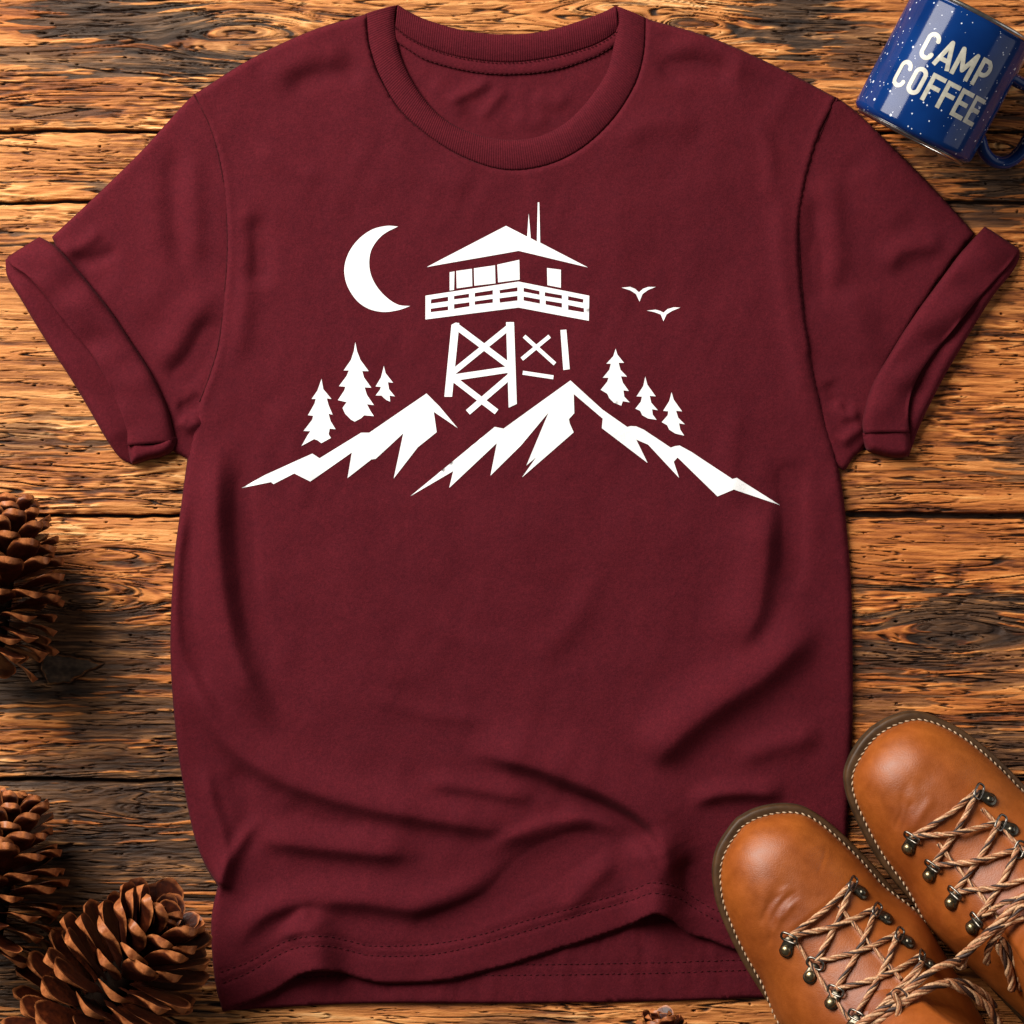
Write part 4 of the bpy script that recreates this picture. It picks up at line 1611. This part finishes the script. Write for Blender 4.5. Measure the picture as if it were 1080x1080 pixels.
        for sc_, hz in ((1.0, 0.4), (1.0, 2.2), (0.90, 3.2), (0.5, 3.6)):
            cx = ln / S * 0.6
            for a, b in prof:
                v.append(p + dirv * ((cx + (a - cx) * sc_) * S) + sd * (b * sc_ * S) + n * (hz * S))
        for i in range(3):
            for k in range(nseg):
                f.append((i * nseg + k, i * nseg + (k + 1) % nseg, (i + 1) * nseg + (k + 1) % nseg, (i + 1) * nseg + k))
        f.append(tuple(3 * nseg + k for k in range(nseg)))
        B.add(v, f)
        hk = B.build('lace_hook', MAT['bronze'], T)
        bm_fix(hk)
        # domed rivet
        B = Buf()
        v, f = [], []
        cpt = p2 + n * (3.0 * S)
        rr = 6.0 if not dark else 4.6
        for i in range(7):
            a = i / 6 * math.pi / 2
            for k in range(20):
                q = 2 * math.pi * k / 20
                v.append(cpt + (dirv * math.cos(q) + sd * math.sin(q)) * (rr * math.cos(a) * S) + n * (rr * 0.75 * math.sin(a) * S))
        for i in range(6):
            for k in range(20):
                f.append((i * 20 + k, i * 20 + (k + 1) % 20, (i + 1) * 20 + (k + 1) % 20, (i + 1) * 20 + k))
        B.add(v, f)
        rv = B.build('rivet', MAT['bronze'] if dark else MAT['brass'], hk)
        bm_fix(rv)
        # wire loop standing up from the plate
        pts = []
        for k in range(25):
            a = 2 * math.pi * k / 24
            ex = math.copysign(abs(math.cos(a)) ** 0.6, math.cos(a)) * 4.2
            ey = math.copysign(abs(math.sin(a)) ** 0.6, math.sin(a)) * 8.8
            pts.append(p + dirv * (ex * S - 1.5 * S) + sd * (ey * S) + n * ((5.2 + 2.2 * math.cos(a + math.pi)) * S))
        B = Buf()
        v, f = tube(pts, 1.35 * S, 8, False)
        B.add(v, f)
        B.build('hook_loop', MAT['loop'], hk)
        return p + n * (6.5 * S) - dirv * (3.5 * S), n
    HL = [hook(r, v, False) for r, v in hooksL]
    HR = [hook(r, v, True) for r, v in hooksR]

    # ---- stitched edge of the quarters
    for sg in (-1, 1):
        pts = []
        for t in np.linspace(124, 214, 40):
            c, h = bt.half(t)
            u = c + 2 + sg * (27 + 0.05 * (t - 112) + 1.0)
            pts.append(bt.world(u, t, bt.surf(u, t) + 2.4))
        B = Buf()
        rope(B, pts, 1.9, seed=9 + sg + idx, turns=0.035)
        B.build('quarter_edging', [MAT['lace_rust'], MAT['lace_tan'], MAT['lace_dark']], T)

    # ---- laces
    def span(a, b, na, nb, sag=0.0, over=0.0, side=0.0):
        a, b = Vector(a), Vector(b)
        d = b - a
        lat = Vector((d.y, -d.x, 0)).normalized()
        out = []
        n = 26
        for i in range(n):
            q = i / (n - 1)
            p = a + d * q + Vector((0, 0, 1)) * ((4 * q * (1 - q)) * (sag) + over * math.exp(-((q - 0.5) / 0.16) ** 2)) * S + lat * (side * math.sin(math.pi * q) * S)
            out.append(p)
        return out
    B = Buf()
    k = 0
    nL, nR = len(HL), len(HR)

    def lay(a, b, over, side):
        nonlocal k
        pts = span(a[0], b[0], a[1], b[1], 4.0, over, side)
        # keep clear of the leather
        fixed = []
        for p in pts:
            x = p.x / S + 540
            y = 540 - p.y / S
            r = np.array([x, y]) - bt.org
            t, u = float(r @ DIR), float(r @ PER)
            zmin = (bt.surf(u, min(t, 239)) + 3.6) * S
            fixed.append(Vector((p.x, p.y, max(p.z, zmin))))
        for _ in range(3):
            fixed = [fixed[0]] + [fixed[i - 1] * .25 + fixed[i] * .5 + fixed[i + 1] * .25 for i in range(1, len(fixed) - 1)] + [fixed[-1]]
        rope(B, fixed, 2.6, seed=idx * 50 + k)
        k += 1
    lay(HL[0], HR[0], 0, 2)
    for i in range(max(nL, nR)):
        if i < nR and i + 1 < nL:
            lay(HR[i], HL[i + 1], 0.5, -2)
        if i < nL and i + 1 < nR:
            lay(HL[i], HR[i + 1], 5.5, 3)
    lo = B.build('lace', [MAT['lace_tan'], MAT['lace_rust'], MAT['lace_dark']], T)
    return T, bt, HL, HR


def bm_fix(o):
    import bmesh
    b = bmesh.new()
    b.from_mesh(o.data)
    bmesh.ops.recalc_face_normals(b, faces=b.faces)
    b.to_mesh(o.data)
    b.free()


def rope(B, pts, rad, seed=0, turns=0.028, strands=5):
    """a laid cord: strands wound round a path (radius in plan units)"""
    rg = random.Random(seed)
    c = np.array([tuple(p) for p in pts])
    d = np.r_[0, np.cumsum(np.linalg.norm(np.diff(c, axis=0), axis=1))]
    L = d[-1] / S
    n = max(8, int(L / 2.0))
    tt = np.linspace(0, d[-1], n)
    C = [Vector((np.interp(t, d, c[:, 0]), np.interp(t, d, c[:, 1]), np.interp(t, d, c[:, 2]))) for t in tt]
    ph0 = rg.uniform(0, 6.28)
    nrm = None
    frames = []
    for i in range(n):
        t = (C[min(n - 1, i + 1)] - C[max(0, i - 1)]).normalized()
        if nrm is None:
            nrm = Vector((0, 0, 1)) - t * t.z
            if nrm.length < 1e-3:
                nrm = t.orthogonal()
        nrm = nrm - t * nrm.dot(t)
        nrm.normalize()
        frames.append((nrm.copy(), t.cross(nrm)))
    for s in range(strands):
        path, rads = [], []
        sr = rad * (0.52 if strands >= 4 else 0.6) * rg.uniform(0.85, 1.15)
        wob = rg.uniform(0, 6.28)
        mi = (0, 1, 0, 2, 1, 0, 1)[s % 7]
        for i in range(n):
            x = i * L / max(1, n - 1)
            a = ph0 + 2 * math.pi * s / strands + x * turns * 2 * math.pi + 0.35 * math.sin(x * 0.09 + wob)
            rr = rad * 0.62 * (1 + 0.12 * math.sin(x * 0.13 + wob))
            u, v = frames[i]
            path.append(C[i] + (u * math.cos(a) * 0.85 + v * math.sin(a)) * rr * S)
            rads.append(sr * S * (1 + 0.12 * math.sin(x * 0.21 + wob * 2)))
        v, f = tube(path, rads, 7)
        B.add(v, f, mi)


# ------------------------------------------------------------------ pine cones
def build_cone(label, centre, axis2, tilt, L, R, seed, n=120, tip_open=0.0, roll0=0.0):
    """centre: plan position of the middle; axis2: plan direction base -> tip; tilt: degrees the tip rises"""
    rg = random.Random(seed)
    zc = R * 0.96
    cx, cy = lift(centre[0], centre[1], zc)
    C = Vector(W(cx, cy, zc))
    a2 = Vector((axis2[0], -axis2[1], 0)).normalized()
    tl = math.radians(tilt)
    A = (a2 * math.cos(tl) + Vector((0, 0, 1)) * math.sin(tl)).normalized()
    E1 = A.cross(Vector((0, 0, 1))).normalized()
    E2 = E1.cross(A).normalized()
    loc = Vector((C.x, C.y, 0))
    T = empty('pine_cone', label, 'pine cone', loc, 'pine cones on the boards')

    def env(t):          # silhouette radius along the cone, t 0 base .. 1 tip
        return R * (math.sin(math.pi * min(1, 0.16 + 0.84 * t) ** 0.85) ** 0.62 if t < 0.98 else 0.25)
    core_prof = [(t, 0.20 * env(t) if 0 < t < 1 else 0.01) for t in np.linspace(0, 1, 16)]
    core_prof[0] = (0.0, 0.01)
    core_prof[-1] = (1.0, 0.01)
    B = Buf()
    v, f = [], []
    for t, r in core_prof:
        for k in range(18):
            q = 2 * math.pi * k / 18
            v.append(C + A * ((t - 0.5) * L * 0.86 * S) + (E1 * math.cos(q) + E2 * math.sin(q)) * (r * S))
    for i in range(15):
        for k in range(18):
            f.append((i * 18 + k, i * 18 + (k + 1) % 18, (i + 1) * 18 + (k + 1) % 18, (i + 1) * 18 + k))
    B.add(v, f)
    B.build('core', MAT['core'], T)

    V, F, TIP = [], [], []
    nu, nv = 15, 11
    for i in range(n):
        t = ((i + 0.5) / n) ** 0.9
        th = i * 2.399963 + roll0 + rg.uniform(-0.08, 0.08)
        e1 = E1 * math.cos(th) + E2 * math.sin(th)
        side = A.cross(e1).normalized()
        Rr = env(t)
        open_a = math.radians(-38 * max(0, 1 - t / 0.35) + 8 + 60 * max(0, (t - 0.25) / 0.75) ** 1.7 + rg.uniform(-7, 7) + tip_open * t)
        d = (e1 * math.cos(open_a) + A * math.sin(open_a)).normalized()                   # along the scale, outwards
        nrm = (A * math.cos(open_a) - e1 * math.sin(open_a)).normalized()                  # its inner face looks to the tip
        r0 = 0.20 * Rr
        ln = min((Rr - r0) / max(0.55, math.cos(open_a)) * rg.uniform(0.90, 1.08), 0.86 * R)
        wd = 0.245 * R * (0.62 + 0.38 * math.sin(math.pi * min(1, t * 0.9 + 0.15))) * rg.uniform(0.88, 1.12)
        org = C + A * (((t - 0.5) * L * 0.80 - 0.02 * L * (1 - t)) * S) + e1 * (r0 * S)
        b0 = len(V)
        skew = rg.uniform(-0.10, 0.10)
        bend = rg.uniform(-0.06, 0.10)
        chip = rg.uniform(0, 6.28)
        for lay in (1, -1):
            for a in range(nu):
                q = a / (nu - 1)
                prof = (0.30 + 0.70 * sst(0.0, 0.72, q)) * math.sqrt(max(0.30, 1 - max(0, (q - 0.80) / 0.27) ** 2.4))
                for b in range(nv):
                    s_ = -1 + 2 * b / (nv - 1)
                    edge = math.sqrt(max(0, 1 - abs(s_) ** 4))
                    cup = 0.20 * wd * abs(s_) ** 2.0 * prof * q
                    curl = bend * ln * q * q
                    if lay > 0:
                        tk = 0.010 * R * edge + 0.012 * R * math.exp(-(s_ / 0.5) ** 2) * q
                    else:
                        tk = -(0.012 + 0.062 * sst(0.62, 0.95, q) * (1 - 0.75 * abs(s_) ** 1.3)) * R * (0.25 + 0.75 * edge)
                    ex = ln * (q * (1 - 0.07 * s_ * s_ * q) + (0.035 if lay > 0 else -0.02) * sst(0.85, 1, q) + 0.012 * math.sin(4 * s_ + chip) * q)
                    p = org + d * (ex * S) + side * ((s_ * wd * prof + skew * ln * q) * S) + nrm * ((cup + curl + tk) * S)
                    V.append(p)
                    rim = 1.1 * sst(0.80, 1.0, abs(s_)) * sst(0.45, 0.8, q)
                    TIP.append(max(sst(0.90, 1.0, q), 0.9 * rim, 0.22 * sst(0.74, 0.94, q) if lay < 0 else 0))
        for lay in (0, 1):
            bb = b0 + lay * nu * nv
            for a in range(nu - 1):
                for b in range(nv - 1):
                    k = bb + a * nv + b
                    F.append((k, k + 1, k + nv + 1, k + nv) if lay == 0 else (k, k + nv, k + nv + 1, k + 1))
        t0 = b0
        t1 = b0 + nu * nv
        for a in range(nu - 1):
            for b in (0, nv - 1):
                k = a * nv + b
                q = (t0 + k, t0 + k + nv, t1 + k + nv, t1 + k)
                F.append(q if b == 0 else q[::-1])
        for b in range(nv - 1):
            k = (nu - 1) * nv + b
            F.append((t0 + k, t0 + k + 1, t1 + k + 1, t1 + k))
    # rest it on the boards
    zmin = min(p.z for p in V)
    dz = 0.5 * S - zmin if zmin < 0 else 0
    V = [p + Vector((0, 0, dz)) for p in V]
    B = Buf()
    B.add(V, F)
    o = B.build('scales', MAT['cone'], T)
    bm_fix(o)
    o.data.set_sharp_from_angle(angle=math.radians(38))
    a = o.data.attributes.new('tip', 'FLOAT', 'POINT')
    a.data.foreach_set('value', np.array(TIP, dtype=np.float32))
    return T


def sst(a, b, x):
    t = min(1, max(0, (x - a) / (b - a)))
    return t * t * (3 - 2 * t)


# ------------------------------------------------------------------ build everything
build_boards()
shirt, front, soff = build_shirt()
build_print(front, soff)
build_mug()

LB = build_boot((781, 857), [(0, -6), (2, -17), (11, -42), (22, -56), (34, -66), (60, -80), (108, -93), (150, -99), (190, -101), (240, -96), (290, -86), (340, -78), (380, -70), (402, -54), (414, -28), (418, 0)],
                [(0, -6), (3.7, 14), (14.4, 36), (32, 54.7), (55, 64.4), (84, 70.6), (120, 74.8), (160, 76), (200, 76), (240, 73), (290, 68), (340, 64), (380, 58), (402, 45), (414, 22), (418, 0)], 0,
                'left tan leather boot of the pair, its toe lying over the shirt hem',
                [((834, 991), (830, 1003)), ((860, 1020), (855, 1031)), ((883, 1048), (878, 1058)), ((905, 1074), (899, 1085))],
                [((899, 936), (909, 943)), ((925, 964), (935, 970)), ((949, 990), (958, 995)), ((972, 1014), (981, 1019))])
RB = build_boot((916, 767), [(0, 2), (3, -18), (16, -47), (35, -61), (68, -71.5), (103, -78), (141, -80), (180, -78), (245, -74), (290, -70), (340, -66), (380, -60), (402, -46), (414, -22), (418, 0)],
                [(0, 2), (2.7, 22), (13, 46), (35, 63), (65, 76), (106, 85), (154, 90), (200, 92), (240, 89), (290, 82), (340, 76), (380, 68), (402, 52), (414, 26), (418, 0)], 1,
                'right tan leather boot of the pair, standing on the boards at the photo edge',
                [((964, 884), (959, 895)), ((986, 914), (981, 924)), ((1010, 943), (1004, 953)), ((1033, 971), (1026, 979))],
                [((1033, 838), (1044, 844)), ((1057, 871), (1067, 876)), ((1079, 898), (1090, 902)), ((1102, 926), (1112, 930))])


def tied_ends(bt_root, pieces, seed, r=3.8):
    """the lace carried on from the top hooks into knot and loops; same cord as the lace, a part of the boot"""
    B = Buf()
    for i, (pts, rad) in enumerate(pieces):
        P = []
        for x, y, z in catmull(pts, 6):
            lx, ly = lift(x, y, z)
            P.append(Vector(W(lx, ly, z)))
        rope(B, P, rad * 0.86, seed=seed + i, turns=0.022)
    return B.build('lace_knot', [MAT['lace_tan'], MAT['lace_rust'], MAT['lace_dark']], bt_root)


tied_ends(LB[0], [
    ([(905, 1074, 116), (925, 1060, 134), (950, 1040, 150), (972, 1016, 146)], 3.0),
    ([(880, 1110, 150), (905, 1082, 158), (935, 1062, 160), (965, 1038, 158), (990, 1020, 150), (1012, 1014, 140)], 4.2),
    ([(890, 1120, 150), (925, 1078, 158), (955, 1056, 162), (985, 1040, 156), (1000, 1037, 150)], 4.4),
    ([(940, 1100, 160), (946, 1075, 166), (948, 1058, 168), (942, 1048, 166), (948, 1044, 160), (958, 1052, 162), (952, 1070, 160), (935, 1100, 156)], 3.2),
    ([(998, 1036, 150), (1012, 1042, 146), (1030, 1052, 138), (1046, 1068, 128), (1058, 1090, 116)], 4.6),
    ([(996, 1035, 144), (1016, 1036, 136), (1038, 1048, 122), (1050, 1062, 112)], 3.2),
    ([(972, 1014, 142), (966, 1030, 150), (950, 1046, 158), (932, 1058, 160), (915, 1080, 156)], 2.8),
], 700)
tied_ends(RB[0], [
    ([(1033, 971, 122), (1044, 962, 138), (1060, 952, 152), (1085, 945, 158)], 3.2),
    ([(1010, 1012, 132), (1024, 1000, 140), (1040, 985, 150), (1058, 968, 158), (1075, 950, 162), (1098, 938, 162)], 4.4),
    ([(1014, 1020, 126), (1022, 1004, 138), (1036, 992, 148), (1052, 978, 156), (1080, 968, 160)], 3.4),
    ([(1041, 1016, 122), (1042, 1002, 136), (1052, 986, 150), (1068, 968, 160), (1078, 956, 164), (1096, 958, 160)], 3.8),
    ([(1052, 994, 142), (1060, 1012, 138), (1066, 1030, 128), (1068, 1044, 118)], 4.6),
    ([(1056, 990, 146), (1066, 1004, 140), (1074, 1024, 130), (1078, 1044, 118)], 3.6),
    ([(1010, 1014, 130), (1006, 1018, 128), (1012, 1022, 126), (1018, 1018, 128), (1010, 1012, 131)], 2.4),
], 760)

build_cone('pine cone cut by the left photo edge, topmost beside the grey flake', (2, 614), (0.10, -1), -8, 176, 66, 3, 104)
build_cone('pine cone cut by the left photo edge just above the big open cone', (0, 924), (0.12, -1), -10, 166, 69, 5, 104, roll0=0.7)
build_cone('big open pine cone lying below the lower left shirt hem', (124, 1034), (0.62, -0.78), 14, 186, 86, 11, 98, tip_open=8, roll0=0.3)
build_cone('pine cone whose tip just shows at the bottom photo edge below the shirt', (697, 1140), (-0.02, -1), 4, 148, 52, 17, 88, roll0=1.1)


# ------------------------------------------------------------------ light, world, camera
def area(name, pos, target, sx, sy, power, col):
    l = bpy.data.lights.new(name, 'AREA')
    l.shape = 'RECTANGLE'
    l.size = sx
    l.size_y = sy
    l.energy = power
    l.color = col
    o = bpy.data.objects.new(name, l)
    COL.objects.link(o)
    o.location = pos
    d = Vector(target) - Vector(pos)
    o.rotation_euler = d.to_track_quat('-Z', 'Y').to_euler()
    return o


area('key_softbox', (-1.55, 1.45, 1.5), (0.0, 0.0, 0), 1.75, 1.75, 178, (1.0, 0.95, 0.88))
area('fill_softbox', (1.5, 0.1, 0.55), (0.2, 0, 0), 1.3, 1.0, 4.5, (0.95, 0.95, 1.0))
w = bpy.data.worlds.new('World')
SC.world = w
w.use_nodes = True
w.node_tree.nodes['Background'].inputs['Color'].default_value = (1.0, 0.93, 0.86, 1)
w.node_tree.nodes['Background'].inputs['Strength'].default_value = 0.09

cam = bpy.data.cameras.new('camera')
cam.sensor_width = 36
cam.angle = 2 * math.atan(0.39 / CAM_H)
cam.clip_end = 50
co = bpy.data.objects.new('camera', cam)
COL.objects.link(co)
co.location = (0, 0, CAM_H)
co.rotation_euler = (0, 0, 0)
SC.camera = co
SC.view_settings.view_transform = 'Standard'
SC.view_settings.look = 'None'
SC.view_settings.exposure = 0
SC.view_settings.gamma = 1
SC.view_settings.use_curve_mapping = False
SC.render.engine = 'CYCLES'
SC.cycles.use_denoising = True
SC.cycles.max_bounces = 6
